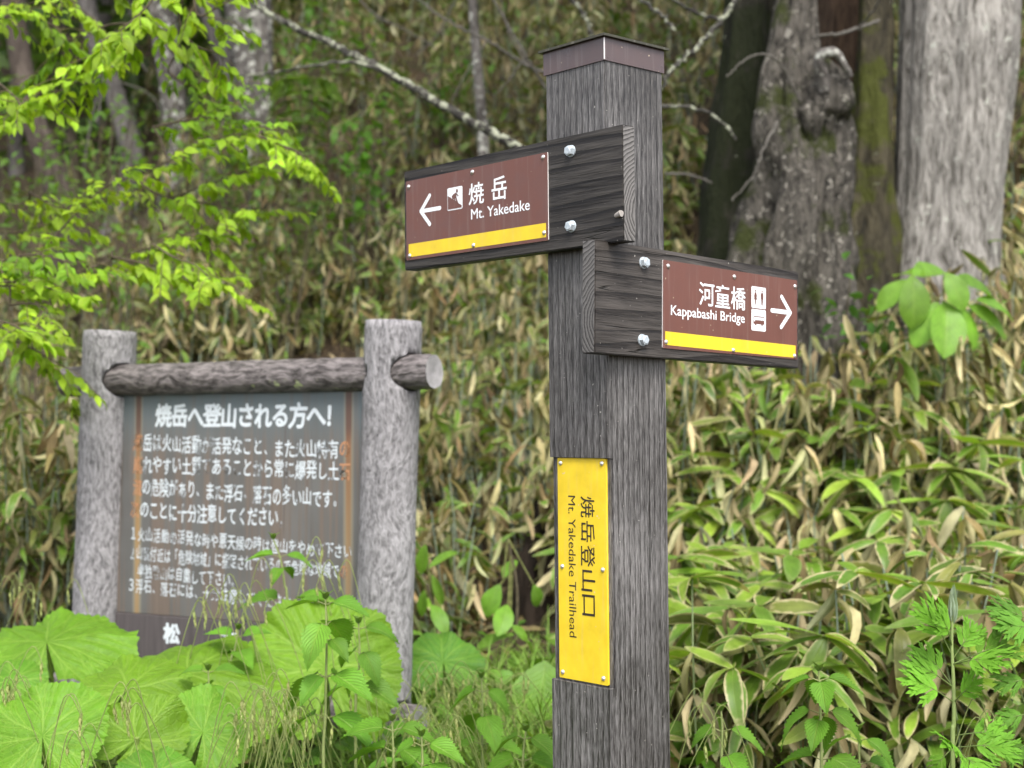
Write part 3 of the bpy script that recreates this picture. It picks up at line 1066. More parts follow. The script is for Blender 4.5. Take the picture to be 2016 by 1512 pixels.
# panel plane between the two log axes
zt = at(240, 786, YL)[2]
Aax, Bax = axis_at(LT_, LB_, zt), axis_at(RT_, RB_, zt)
pe = Bax - Aax
plen = np.linalg.norm(pe[:2])
pe = norm(np.array([pe[0], pe[1], 0]))
upv = norm((LT_ - LB_) + (RT_ - RB_))
upv = norm(upv - pe * (upv @ pe))
pn = np.cross(pe, upv)          # towards the viewer
if pn[1] > 0:
    pn = -pn


def panel_uv(px, py, off=0.0):
    d = ray(px, py)
    P0 = Aax + pn * off
    t = ((P0 - CAM) @ pn) / (d @ pn)
    q = CAM + d * t - P0
    return q @ pe, q @ upv


# panels are built in their own frame: X across, Z up, origin at the left log axis
def frame_matrix(origin):
    m = Matrix(((pe[0], -pn[0], upv[0], 0), (pe[1], -pn[1], upv[1], 0), (pe[2], -pn[2], upv[2], 0), (0, 0, 0, 1)))
    m.translation = Vector(origin - NO)
    return m


u0, v0 = panel_uv(233, 1204)
_, vtop = panel_uv(480, 770)
PX_L, PX_R = panel_uv(277, 950)[0], panel_uv(691, 950)[0]
M['panel'] = panel_mat('weathered_notice_panel')
bm = bmesh.new()
box_bm(bm, 0.055, plen - 0.05, -0.012, 0.012, v0, vtop + 0.01)
bmesh.ops.bevel(bm, geom=bm.edges[:], offset=0.002, segments=1, affect='EDGES')
pan = bm_obj('panel', bm, M['panel'], nb)
pan.matrix_local = frame_matrix(Aax)
bm = bmesh.new()
box_bm(bm, 0.05, plen - 0.045, -0.0165, 0.0165, v0 - 0.26, v0 - 0.0005)
bmesh.ops.bevel(bm, geom=bm.edges[:], offset=0.002, segments=1, affect='EDGES')
lpan = bm_obj('lower_panel', bm, M['lower_panel'], nb)
lpan.matrix_local = frame_matrix(Aax)


def hand_line(name, s, pl, pr, hpx, cw, wear, bold=0.02, parent=None, yoff=-0.0125, jit=0.06, rust=()):
    """hand-painted line: each character jittered, from photo point pl (centre of the first) to pr"""
    ua, va = panel_uv(*pl)
    ub, vb = panel_uv(*pr)
    n = len(s)
    h = hpx / F_PX * 4.3
    step = (ub - ua) / max(n - 1, 1)
    mb = MB()
    for k, ch in enumerate(s):
        if ch in ' 　':
            continue
        V, T = glyph(ch, bold)
        if not len(V):
            continue
        q = V[:, :2] - np.array([0.42, 0.38])
        if ch in '、。':
            q = q * 0.8
        t = k / max(n - 1, 1)
        cx, cz = ua + step * k, va + (vb - va) * t + rnd.uniform(-jit, jit) * h
        sx = abs(step) * cw * rnd.uniform(0.95, 1.08) if n > 1 else h * cw
        sy = h * rnd.uniform(0.95, 1.08)
        sh = rnd.uniform(-0.05, 0.10)
        P = np.stack([cx + (q[:, 0] + sh * q[:, 1]) * sx, yoff - V[:, 2] * 4e-5, cz + q[:, 1] * sy], -1)
        c = (0.64, 0.69, 0.72, wear + rnd.uniform(-0.10, 0.08))
        if k in rust:
            c = (0.50, 0.25, 0.13, wear + 0.05)
        mb.add(P, tris=T, col=c)
    o = mb.build(name, M['worn'], parent or pan, smooth=False)
    return o


hand_line('lettering', '焼岳へ登山される方へ！', (325, 818), (660, 817), 50, 1.05, 0.16, 0.036, jit=0.03)
hand_line('lettering', '焼岳は火山活動が活発なこと、また火山特有の', (276, 871), (682, 885), 37, 1.0, 0.49, 0.012, rust=(0, 20))
hand_line('lettering', '崩れやすい土質であることから常に爆発し土石', (276, 914), (682, 928), 37, 1.0, 0.49, 0.012, rust=(0, 20))
hand_line('lettering', '流の危険があり、また浮石、落石の多い山です。', (275, 958), (668, 982), 37, 1.0, 0.49, 0.012, rust=(0,))
hand_line('lettering', '次のことに十分注意してください。', (270, 1002), (562, 1021), 37, 1.0, 0.49, 0.012, rust=(0,))
hand_line('lettering', '１火山活動の活発な時や悪天候の時は登山をやめて下さい', (267, 1050), (688, 1086), 30, 0.96, 0.48, 0.004)
hand_line('lettering', '２山頂付近は「危険地域」に指定されているので危険な地域での', (265, 1087), (680, 1124), 30, 0.96, 0.48, 0.004, rust=(28,))
hand_line('lettering', '単独登山は自粛して下さい。', (282, 1122), (466, 1143), 30, 0.96, 0.48, 0.004)
hand_line('lettering', '３浮石、落石には、十分注意してください。', (263, 1151), (588, 1186), 30, 0.96, 0.48, 0.004)
hand_line('lettering', '松本', (343, 1246), (455, 1256), 40, 0.30, 0.12, 0.05, lpan, -0.017, 0)
hand_line('lettering', '列', (455, 1306), (455, 1306), 34, 0.9, 0.12, 0.05, lpan, -0.017, 0)


def rail(name, pl, pr, r, fwd, roughness=0.05):
    """log rail along the panel: local X along its length"""
    mid = (pl + pr) / 2
    L = np.linalg.norm(pr - pl)
    ex = norm(pr - pl)
    ey = norm(np.cross([0, 0, 1.0], ex))
    ez = np.cross(ex, ey)
    n = 70
    P = np.stack([np.linspace(-L / 2, L / 2, n), np.zeros(n), np.zeros(n)], -1)
    rad = np.full(n, r)
    rad[0] *= 0.95
    rad[-1] *= 0.96
    mb = MB()
    tube(mb, P, rad, 40, rough=roughness, rscale=(7, 7, 1.2), capmi=1, seed=r * 777)
    o = mb.build(name, [M['rail'], M['log_end']], nb)
    m = Matrix(((ex[0], ey[0], ez[0], 0), (ex[1], ey[1], ez[1], 0), (ex[2], ey[2], ez[2], 0), (0, 0, 0, 1)))
    m.translation = Vector(mid - NO)
    o.matrix_local = m
    # a slightly wider socket bored through both log posts
    bm = bmesh.new()
    bmesh.ops.create_cone(bm, cap_ends=True, segments=32, radius1=r * 1.13, radius2=r * 1.13, depth=L * 1.2, matrix=m @ Matrix.Rotation(math.pi / 2, 4, 'Y'))
    me = bpy.data.meshes.new('socket')
    bm.to_mesh(me)
    bm.free()
    cut = bpy.data.objects.new('socket', me)
    COL.objects.link(cut)
    for lpst in log_posts:
        bm = bmesh.new()
        bm.from_mesh(lpst.data)
        bmesh.ops.remove_doubles(bm, verts=bm.verts, dist=1e-5)
        bm.to_mesh(lpst.data)
        bm.free()
        cut.matrix_world = Matrix.Translation(Vector(NO))
        md = lpst.modifiers.new('b', 'BOOLEAN')
        md.operation = 'DIFFERENCE'
        md.solver = 'EXACT'
        md.object = cut
        bpy.context.view_layer.update()
        nm = bpy.data.meshes.new_from_object(lpst.evaluated_get(bpy.context.evaluated_depsgraph_get()))
        lpst.modifiers.clear()
        lpst.data = nm
    bpy.data.objects.remove(cut)
    return o


zr_ = at(480, 743, 4.25)[2]
pa, pb_ = axis_at(LT_, LB_, zr_), axis_at(RT_, RB_, zr_)
fw = pn * 0.016
rail('top_rail', pa - pe * 0.160 + fw, pb_ + pe * 0.148 + fw, 0.0475, 0)
zl_ = at(800, 1412, 4.0)[2]
pa, pb_ = axis_at(LT_, LB_, zl_), axis_at(RT_, RB_, zl_)
rail('bottom_rail', pa - pe * 0.135 + fw, pb_ + pe * 0.140 + fw, 0.0475, 0)


# ------------------------------------------------------------------ leaf templates
def grid_leaf(nl, nc, prof, fold=0.15, droop=0.35, wave=0.0, serr=0.0, twist=0.0, petiole=0.0):
    """unit-length leaf: base at origin, along +Y, face up +Z. returns V, Q, U"""
    t = np.linspace(0, 1, nl)
    x = np.linspace(-1, 1, nc)
    w = np.array([prof(a) for a in t])
    TT, XX = np.meshgrid(t, x, indexing='ij')
    ww = np.repeat(w[:, None], nc, 1)
    if serr:
        saw = np.where(np.arange(nl) % 2 == 0, 1 + serr, 1 - serr)
        edge = np.abs(XX) > 0.99
        ww = np.where(edge, ww * saw[:, None], ww)
    X = XX * ww
    # bend along the length
    ang = droop * t
    ds = 1.0 / (nl - 1)
    yy = np.concatenate([[0], np.cumsum(np.cos((ang[1:] + ang[:-1]) / 2) * ds)])
    zz = -np.concatenate([[0], np.cumsum(np.sin((ang[1:] + ang[:-1]) / 2) * ds)])
    Y = np.repeat(yy[:, None], nc, 1)
    Z = np.repeat(zz[:, None], nc, 1) + fold * np.abs(X) + wave * np.sin(TT * 11 + XX * 2) * np.abs(XX)
    if serr:
        Y = Y + np.where((np.abs(XX) > 0.99) & (np.arange(nl)[:, None] % 2 == 0), 0.03, 0)
    if twist:
        a = twist * TT
        X, Z = X * np.cos(a) - (Z - zz[:, None]) * np.sin(a), zz[:, None] + X * np.sin(a) + (Z - zz[:, None]) * np.cos(a)
    V = np.stack([X, Y + petiole, Z], -1).reshape(-1, 3)
    i = np.arange(nl - 1)[:, None] * nc
    j = np.arange(nc - 1)[None]
    Q = np.stack([i + j, i + j + 1, i + nc + j + 1, i + nc + j], -1).reshape(-1, 4)
    U = np.stack([XX, TT], -1).reshape(-1, 2)
    return V, Q, U


def batch(mb, tpl, pos, dirs, nors, scale, col, mi=0, aspect=None):
    V, Q, U = tpl
    pos = np.asarray(pos, float).reshape(-1, 3)
    m = len(pos)
    if m == 0:
        return
    y = norm(np.asarray(dirs, float).reshape(-1, 3))
    x = norm(np.cross(y, np.asarray(nors, float).reshape(-1, 3)) + 1e-9)
    z = np.cross(x, y)
    s = np.broadcast_to(np.asarray(scale, float), (m,))
    ax = np.ones(m) if aspect is None else np.broadcast_to(np.asarray(aspect, float), (m,))
    P = pos[:, None] + s[:, None, None] * (V[None, :, :1] * ax[:, None, None] * x[:, None] + V[None, :, 1:2] * y[:, None] + V[None, :, 2:] * z[:, None])
    k = len(V)
    QQ = (Q[None] + (np.arange(m) * k)[:, None, None]).reshape(-1, 4)
    C = np.asarray(col, float)
    C = np.broadcast_to(C, (m, 4))
    mb.add(P.reshape(-1, 3), QQ, col=np.repeat(C, k, 0), uv=np.tile(U, (m, 1)), mi=mi)


lanc = lambda t: 0.120 * (math.sin(math.pi * min(1, t * 0.96 + 0.03)) ** 0.62) * (1 - 0.25 * t) + 0.0008
ovate = lambda t: (0.36 * (max(0.0, math.sin(math.pi * t ** 0.62)) ** 0.85) * (1 - 0.35 * t) + 0.002)
young = lambda t: (0.235 * (max(0.0, math.sin(math.pi * t ** 0.85)) ** 0.9) + 0.002) * (1 - 0.25 * sstep(0.7, 1, t))
elli = lambda t: 0.29 * (max(0.0, math.sin(math.pi * t ** 1.15)) ** 0.75) + 0.002
SASA_HI = [grid_leaf(9, 5, lanc, f, d, w, 0, tw) for f, d, w, tw in ((0.25, 0.5, 0.004, 0.1), (0.12, 0.9, 0.006, -0.3), (0.3, 1.3, 0.008, 0.25), (0.1, 0.25, 0.004, 0.5))]
SASA_LO = [grid_leaf(5, 3, lanc, f, d, w, 0, tw) for f, d, w, tw in ((0.25, 0.5, 0.004, 0.2), (0.12, 1.0, 0.01, -0.5), (0.3, 1.5, 0.01, 0.8), (0.6, 0.8, 0.01, 1.2))]
DRY = [grid_leaf(7, 5, lanc, f, d, w, 0, tw) for f, d, w, tw in ((0.9, 0.9, 0.02, 0.9), (1.3, 1.4, 0.02, -1.2), (0.5, 0.4, 0.015, 0.4))]
NETTLE = [grid_leaf(25, 7, ovate, f, d, w, 0.11) for f, d, w in ((0.30, 0.55, 0.012), (0.18, 0.9, 0.014), (0.42, 0.25, 0.01))]
YOUNG = [grid_leaf(7, 5, young, f, d, 0.012) for f, d in ((0.25, 0.5), (0.1, 0.8), (0.4, 0.25))]
YOUNG_LO = [grid_leaf(4, 3, young, f, d, 0.0) for f, d in ((0.25, 0.5), (0.1, 0.8))]
BROAD = [grid_leaf(13, 7, elli, f, d, 0.012) for f, d in ((0.2, 0.5), (0.12, 0.8), (0.3, 0.35))]
BLADE = [grid_leaf(9, 2, lambda t: 0.012 * (1 - t ** 2) + 0.0005, 0.0, d) for d in (0.5, 1.1, 1.8)]


def vary(c, n, s=0.18, alpha=1.0):
    c = np.asarray(c, float)
    b = np.clip(1 + s * rng.standard_normal((n, 1)), 0.45, 1.7)
    h = 1 + s * 0.18 * rng.standard_normal((n, 3))
    return np.concatenate([np.clip(c[None] * b * h, 0.003, 0.9), np.full((n, 1), alpha)], 1)


SASA_GREEN = (0.120, 0.225, 0.022)
SASA_LIME = (0.23, 0.36, 0.038)
STRAW = (0.42, 0.375, 0.20)
STRAW2 = (0.225, 0.182, 0.082)
OLIVE = (0.14, 0.165, 0.034)


# ------------------------------------------------------------------ dwarf bamboo
def sasa_fan(mbs, tip, n, length, green, spread=1.0, hi=True, az0=None):
    """leaves radiating from the end of a culm; mbs = (living leaves, dry leaves)"""
    T = SASA_HI if hi else SASA_LO
    az = (rng.uniform(0, 2 * np.pi) if az0 is None else az0) + np.linspace(0, 2 * np.pi * spread, n, endpoint=False) + rng.normal(0, 0.3, n)
    pitch = rng.uniform(-0.75, 0.35, n)
    for k in range(n):
        d = np.array([math.cos(az[k]) * math.cos(pitch[k]), math.sin(az[k]) * math.cos(pitch[k]), math.sin(pitch[k])])
        nor = np.array([0, 0, 1.0]) + rng.normal(0, 0.35, 3)
        L = length * rng.uniform(0.65, 1.15)
        if rng.random() < green:
            c = vary(SASA_GREEN if rng.random() < 0.6 else SASA_LIME, 1, 0.22, rng.choice([0.9, 0.5, 0.15]))
            batch(mbs[0], T[rng.integers(4)], [tip], [d], [nor], [L], c, aspect=[rng.uniform(0.9, 1.35)])
        else:
            c = vary(STRAW if rng.random() < 0.65 else STRAW2, 1, 0.25)
            d2 = d + np.array([0, 0, -0.9])
            batch(mbs[1], DRY[rng.integers(3)] if hi else SASA_LO[2 + rng.integers(2)], [tip], [d2], [nor], [L * 0.85], c, aspect=[rng.uniform(0.6, 1.1)])


SASA_LABEL = 'green dwarf bamboo with pale straw-edged leaves fanning out on the bank beside the signpost'
SASA_GROUP = 'dwarf bamboo plants on the near bank'
protos = []
for k in range(9):
    a, b, c = MB(), MB(), MB()
    hgt = rng.uniform(0.30, 0.55)
    lean = rng.normal(0, 0.10, 2)
    top = np.array([lean[0], lean[1], hgt])
    P = spline([(0, 0, -0.05), (lean[0] * 0.3, lean[1] * 0.3, hgt * 0.55), top], 7)
    tube(c, P, np.linspace(0.0028, 0.0018, 7), 6, (0.13, 0.17, 0.07, 1))
    nf = int(rng.integers(5, 8))
    sasa_fan((a, b), top, nf, 0.195, 0.90)
    for q in range(int(rng.integers(1, 4))):
        sasa_fan((a, b), P[3 + q % 3] + 0, 3, 0.155, 0.45)
    if not b.V:
        sasa_fan((a, b), P[3], 2, 0.19, 0.0)
    protos.append((a, b, c))
proto_obs = []
n_sasa = 0
cand = []
while len(cand) < 265:
    y = rng.uniform(3.5, 6.3)
    x = rng.uniform(0.25 + 0.02 * y, 0.42 * y)
    if x < 0.30 and y < 3.6:
        continue
    if all((x - a) ** 2 + (y - b) ** 2 > 0.085 ** 2 for a, b in cand):
        cand.append((x, y))
for x, y in cand:
    z = float(ground_z(x, y))
    k = n_sasa % len(protos)
    if n_sasa < len(protos):
        e = empty('dwarf_bamboo', (x, y, z), SASA_LABEL, 'bamboo', SASA_GROUP, rng.uniform(0, 6.28))
        a, b, c = protos[k]
        kids = [c.build('culm', M['stem'], e), a.build('leaves', M['sasa'], e), b.build('dry_leaves', M['straw'], e)]
        proto_obs.append((e, kids))
    else:
        src, kids = proto_obs[k]
        e = src.copy()
        COL.objects.link(e)
        e.location = (x, y, z)
        e.rotation_euler = (rng.normal(0, 0.10), rng.normal(0, 0.10), rng.uniform(0, 6.28))
        s_ = rng.uniform(0.8, 1.2)
        e.scale = (s_, s_, s_)
        for o in kids:
            c = o.copy()
            COL.objects.link(c)
            c.parent = e
    n_sasa += 1

# the thicket on the bank: nobody could count it
mbg, mbd, mbc = MB(), MB(), MB()


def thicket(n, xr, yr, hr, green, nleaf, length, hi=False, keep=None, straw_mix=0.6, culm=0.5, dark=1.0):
    """n clumps, vectorised"""
    y = rng.uniform(yr[0] ** 0.5, yr[1] ** 0.5, n) ** 2
    x = rng.uniform(xr[0], xr[1], n) * y
    if keep is not None:
        m = keep(x, y)
        x, y = x[m], y[m]
    gap = vnoise(np.stack([x * 2.3, y * 2.3, 0 * x + 3], -1)) + 0.6 * vnoise(np.stack([x * 5, y * 5, 0 * x + 4], -1))
    m_ = gap > (-0.30 if yr[0] > 5 else -9)
    x, y = x[m_], y[m_]
    n = len(x)
    z = ground_z(x, y)
    h = rng.uniform(hr[0], hr[1], n) * (0.75 + 0.5 * sstep(-0.5, 0.6, vnoise(np.stack([x * 1.7, y * 1.7, 0 * x + 9], -1))))
    lean = rng.normal(0, 0.13, (n, 2)) * h[:, None]
    tips = np.stack([x + lean[:, 0], y + lean[:, 1], z + h], -1)
    bases = np.stack([x, y, z - 0.03], -1)
    for k in np.nonzero(rng.random(n) < culm)[0]:
        tube(mbc, np.array([bases[k], (bases[k] * 0.5 + tips[k] * 0.5) + rng.normal(0, 0.015, 3), tips[k]]), 0.0030, 4, tuple(np.array((0.19, 0.235, 0.17)) * rng.uniform(0.6, 1.3)) + (1,), cap=False)
    gg = green(x, y) if callable(green) else np.full(n, green)
    m = n * nleaf
    tp = np.repeat(tips, nleaf, 0)
    tp = tp - np.stack([0 * tp[:, 0], 0 * tp[:, 0], rng.random(m) ** 2 * np.repeat(h, nleaf) * 0.75], -1)
    az = rng.uniform(0, 2 * np.pi, m)
    isg = rng.random(m) < np.repeat(gg, nleaf)
    pit = np.where(isg, rng.uniform(-0.7, 0.4, m), rng.uniform(-1.5, -0.45, m))
    d = np.stack([np.cos(az) * np.cos(pit), np.sin(az) * np.cos(pit), np.sin(pit)], -1)
    nor = np.array([0, 0, 1.0]) + rng.normal(0, 0.5, (m, 3))
    L = length * rng.uniform(0.6, 1.2, m) * np.where(isg, 1.0, 1.12)
    colg = np.where(rng.random((m, 1)) < 0.55, vary(SASA_GREEN, m, 0.25), vary(OLIVE, m, 0.28))
    colg[:, 3] = np.where(rng.random(m) < 0.4, 0.9, 0.2)
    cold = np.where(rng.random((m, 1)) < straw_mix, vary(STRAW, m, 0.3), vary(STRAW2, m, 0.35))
    cold[:, :3] *= dark  # canopy shade over the farther bank, put into the leaf colours
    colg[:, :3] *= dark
    asp = rng.uniform(0.75, 1.35, m)
    T = SASA_HI if hi else SASA_LO
    pick = rng.integers(0, 4, m)
    for q in range(4):
        s = isg & (pick == q)
        batch(mbg, T[q], tp[s], d[s], nor[s], L[s], colg[s], aspect=asp[s])
        s = (~isg) & (pick == q)
        TD = DRY[q % 3] if hi else SASA_LO[q]
        batch(mbd, TD, tp[s], d[s], nor[s], L[s], cold[s], aspect=asp[s] * 0.72)


notlog = lambda x, y: ~((np.abs(x + 0.7) < 0.55) & (y < 5.0))
notdark = lambda x, y: ~((x / y < -0.235 + 0.02 * np.sin(y * 3)) & (y > 10.2)) | (rng.random(len(x)) < 0.12)
# near right: fill under and between the individual plants
thicket(1500, (0.07, 0.47), (3.7, 6.6), (0.10, 0.48), 0.66, 6, 0.16, True)
thicket(900, (0.04, 0.45), (5.8, 8.6), (0.25, 0.75), lambda x, y: np.where(y < 6.4, 0.5, 0.28), 7, 0.18, True)
thicket(620, (0.12, 0.47), (4.7, 7.2), (0.30, 0.66), 0.14, 6, 0.15, True, None, 0.8, 0.4)
# the bank goes on past both edges of the picture
thicket(700, (0.46, 0.75), (3.4, 9), (0.2, 0.6), 0.5, 6, 0.19)
thicket(900, (-0.70, -0.36), (5.6, 12), (0.2, 0.7), 0.5, 6, 0.18)
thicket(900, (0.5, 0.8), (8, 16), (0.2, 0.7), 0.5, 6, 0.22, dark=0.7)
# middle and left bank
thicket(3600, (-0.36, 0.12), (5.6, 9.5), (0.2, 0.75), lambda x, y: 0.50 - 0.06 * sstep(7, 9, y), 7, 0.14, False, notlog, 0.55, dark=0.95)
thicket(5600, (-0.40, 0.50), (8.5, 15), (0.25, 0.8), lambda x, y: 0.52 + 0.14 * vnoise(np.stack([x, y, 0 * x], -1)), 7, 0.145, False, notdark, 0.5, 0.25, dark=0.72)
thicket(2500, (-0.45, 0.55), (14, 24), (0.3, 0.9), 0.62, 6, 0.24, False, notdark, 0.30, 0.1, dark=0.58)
# loose dry leaves lying on the soil
n = 2600
y = rng.uniform(3.4, 8, n)
x = rng.uniform(-0.4, 0.45, n) * y
z = ground_z(x, y) + 0.015
az = rng.uniform(0, 6.28, n)
batch(mbd, DRY[2], np.stack([x, y, z], -1), np.stack([np.cos(az), np.sin(az), 0 * az + 0.1], -1), np.array([0, 0, 1.0]) + rng.normal(0, 0.3, (n, 3)), rng.uniform(0.08, 0.18, n), vary(STRAW2, n, 0.35))
bt = empty('dwarf_bamboo_thicket', (0.5, 9, float(ground_z(0.5, 9))), 'dense thicket of dwarf bamboo, half green and half dry straw, covering the whole bank', 'bamboo thicket')
tag(bt, kind='stuff')
BO = np.array(bt.location)
mbg.build('leaves', M['sasa'], bt, BO)
mbd.build('dry_leaves', M['straw'], bt, BO)
mbc.build('culms', M['stem'], bt, BO)


# ------------------------------------------------------------------ trees
def crown(e, o, c, rad, n, leaf, col):  # unseen foliage, added above the view to shade the bank
    """leafy crown high above, many separate leaves in clumps"""
    mb = MB()
    cl = rng.normal(0, 1, (max(n // 60, 6), 3))
    cl = c + norm(cl) * (rng.random((len(cl), 1)) ** 0.45) * np.asarray(rad)
    p = np.repeat(cl, 60, 0) + rng.normal(0, 0.42, (len(cl) * 60, 3))
    m = len(p)
    d = rng.normal(0, 1, (m, 3))
    d[:, 2] -= 0.3
    batch(mb, YOUNG_LO[0], p, d, np.array([0, 0, 1.0]) + rng.normal(0, 0.5, (m, 3)), leaf * rng.uniform(0.7, 1.2, m), vary(col, m, 0.25))
    mb.build('crown', M['young'], e, o)


def px_path(pts, Y, n):
    """photo points (px, py[, distance]) -> smooth world path"""
    W = [at(p[0], p[1], p[2] if len(p) > 2 else Y) for p in pts]
    return spline(W, n)


def tree(name, pts, Y, wpx, mat, label, cat='tree', group=None, n=80, sides=28, rough=0.10, rscale=(7, 7, 0.6), top=9.0, crown_r=None, base_flare=0.25, crown_n=2400, col=(0.07, 0.14, 0.02), sink=0.3, seed=0.0):
    """trunk through photo points, carried down into the ground and up to a crown above the picture"""
    W = [at(p[0], p[1], Y) for p in pts]          # listed from top to bottom
    Wd = [w * F_MM for w in wpx]
    rads = [w * Y / F_PX / 2 for w in wpx]
    up = norm(W[0] - W[1])
    up = norm(up * 0.6 + np.array([0, 0, 0.8]))
    hz = max(top - W[0][2], 0.3)
    tp = W[0] + up / up[2] * hz
    dn = norm(W[-1] - W[-2])
    gz = float(ground_z(W[-1][0], W[-1][1]))
    P, Rr = [tp, W[0] * 0.5 + tp * 0.5], [rads[0] * 0.45, rads[0] * 0.8]
    P += W
    Rr += rads
    if W[-1][2] > gz - sink:
        b = W[-1] + dn / min(dn[2], -0.3) * -(W[-1][2] - gz + sink) * -1
        P.append(np.array([b[0], b[1], gz - sink]))
        Rr.append(rads[-1] * (1 + base_flare))
    P, Rr = np.array(P)[::-1], np.array(Rr)[::-1]
    cl = np.concatenate([[0], np.cumsum(np.linalg.norm(np.diff(P, axis=0), axis=1))])
    tt = np.linspace(0, cl[-1], n)
    PR = np.stack([np.interp(tt, cl, q) for q in (P[:, 0], P[:, 1], P[:, 2], Rr)], -1)
    for _ in range(max(2, n // 25)):
        PR[1:-1] = 0.25 * PR[:-2] + 0.5 * PR[1:-1] + 0.25 * PR[2:]
    P, Rr = PR[:, :3], PR[:, 3]
    base = P[0].copy()
    base[2] = float(ground_z(base[0], base[1]))
    e = empty(name, base, label, cat, group)
    mb = MB()
    tube(mb, P, np.maximum(Rr, 0.004), sides, rough=rough, rscale=rscale, seed=seed)
    mb.build('trunk', mat, e, base)
    if crown_r:
        crown(e, base, tp + np.array([0, 0, -0.3]), crown_r, crown_n, 0.17, col)
    return e, base, P


F_MM = 1.0
T1, T1b, T1p = tree('tree', [(1888, -20), (1884, 120), (1874, 260), (1866, 400), (1855, 500), (1850, 560)], 7.2, [226, 226, 218, 206, 214, 240], M['pale_bark'], 'thick pale grey trunk with finely fissured bark above the dwarf bamboo', n=160, sides=72, rough=0.07, rscale=(14, 14, 0.35), top=10, crown_r=(2.6, 2.2, 1.4), crown_n=4200, seed=3)
# gnarled old tree
T2, T2b, T2p = tree('tree', [(1572, -20), (1566, 70), (1556, 150), (1570, 230), (1578, 330), (1572, 440), (1560, 560)], 6.7, [66, 76, 120, 178, 186, 196, 240], M['gnarl_bark'], 'gnarled old trunk spotted with lichen, with a swollen burl below its slim stem', n=140, sides=56, rough=0.34, rscale=(8, 8, 1.3), top=9.5, crown_r=(2.0, 1.8, 1.2), crown_n=2400, seed=11)
mb = MB()
bp = [at(1605, 300, 6.62), at(1622, 230, 6.6), at(1630, 180, 6.58), at(1612, 140, 6.62), at(1590, 150, 6.7)]
tube(mb, spline(bp, 40), spline(np.array([[0.07], [0.10], [0.085], [0.06], [0.04]]), 40)[:, 0], 30, rough=0.5, rscale=(7, 7, 1.6), seed=5)
mb.build('burl', M['gnarl_bark'], T2, T2b)
mb = MB()
tube(mb, spline([at(1625, 180, 6.5), at(1614, 118, 6.46), at(1645, 106, 6.44), at(1674, 152, 6.46)], 26), np.linspace(0.030, 0.015, 26), 14, rough=0.3, seed=9)
mb.build('limb', M['birch_bark'], T2, T2b)
# mossy trunk in the gap, and the rotten brown stem behind
tree('mossy_tree', [(1722, -20), (1720, 140), (1712, 300), (1702, 420), (1694, 540)], 7.15, [64, 76, 100, 125, 160], M['moss_bark'], 'stem covered in yellow-green moss between the thick pale trunk and the gnarled trunk', n=90, sides=36, rough=0.2, rscale=(6, 6, 1), top=8, seed=21, sink=0.5)
tree('rotten_tree', [(1672, -20), (1670, 100), (1668, 220), (1660, 330)], 7.7, [140, 146, 152, 170], M['rot_bark'], 'reddish-brown rotten trunk standing in shade behind the gnarled trunk', n=80, sides=32, rough=0.2, rscale=(8, 8, 0.4), top=6.2, seed=31, sink=0.5)
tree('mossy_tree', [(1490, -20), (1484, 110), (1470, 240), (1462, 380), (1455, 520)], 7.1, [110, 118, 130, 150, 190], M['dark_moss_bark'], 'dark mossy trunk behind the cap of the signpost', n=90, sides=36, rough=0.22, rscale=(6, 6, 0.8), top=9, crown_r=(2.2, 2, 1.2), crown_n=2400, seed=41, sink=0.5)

# trees up the bank on the left
LG = 'slim trees standing up the bank'
tree('tree', [(486, -20), (496, 90), (505, 200), (513, 330), (522, 430)], 11.5, [92, 88, 72, 66, 74], M['birch_bark'], 'grey trunk blotched with white lichen behind the bright leafy sprays', group=LG, sides=30, crown_r=(2.4, 2.4, 1.4), top=11, seed=51)
tree('tree', [(312, -20), (325, 70), (340, 170), (352, 290)], 13.0, [58, 52, 48, 50], M['birch_bark'], 'thinner lichen-spotted trunk just beside the blotched grey one', group=LG, sides=22, crown_r=(2.2, 2.2, 1.3), top=12, seed=61)
tree('tree', [(175, 40), (205, 130), (238, 220), (268, 320)], 13.5, [36, 40, 42, 46], M['grey_bark'], 'smooth grey trunk leaning towards the lichen-spotted ones', group=LG, sides=20, top=11, seed=71)
tree('tree', [(52, 200), (85, 290), (115, 370), (150, 460)], 10.5, [44, 52, 58, 66], M['brown_bark'], 'reddish-brown trunk leaning over beside the leafy branches at the edge', group=LG, sides=22, crown_r=(2.2, 2.2, 1.3), top=10, seed=81)
tree('tree', [(395, -20), (420, 50), (452, 120), (475, 190)], 12.2, [40, 42, 44, 46], M['grey_bark'], 'pale smooth leaning trunk crossing behind the blotched grey trunk', group=LG, sides=20, top=11, seed=91)
tree('tree', [(928, -20), (936, 90), (945, 190), (953, 290)], 9.3, [17, 19, 21, 23], M['birch_bark'], 'slim grey sapling trunk rising behind the left arrow board', group=LG, sides=16, top=8, seed=95)
far = [(30, 26, 15.5, 'grey_bark', 'thin grey trunk at the far edge of the dark wood'), (135, 24, 17, 'brown_bark', 'thin brownish trunk deep in the dark wood'), (190, 30, 18, 'grey_bark', 'distant straight grey trunk deep in the dark wood'), (262, 22, 19, 'birch_bark', 'very thin distant lichen-spotted stem in the dark wood'), (640, 34, 17, 'brown_bark', 'brown trunk dim in the shade above the fern'), (760, 30, 18, 'grey_bark', 'dim grey trunk high on the bank above the lichen branch'), (1020, 40, 16, 'brown_bark', 'dim brown trunk high on the bank beside the signpost cap'), (1345, 50, 12, 'brown_bark', 'brown trunk half hidden behind lichen twigs by the signpost cap')]
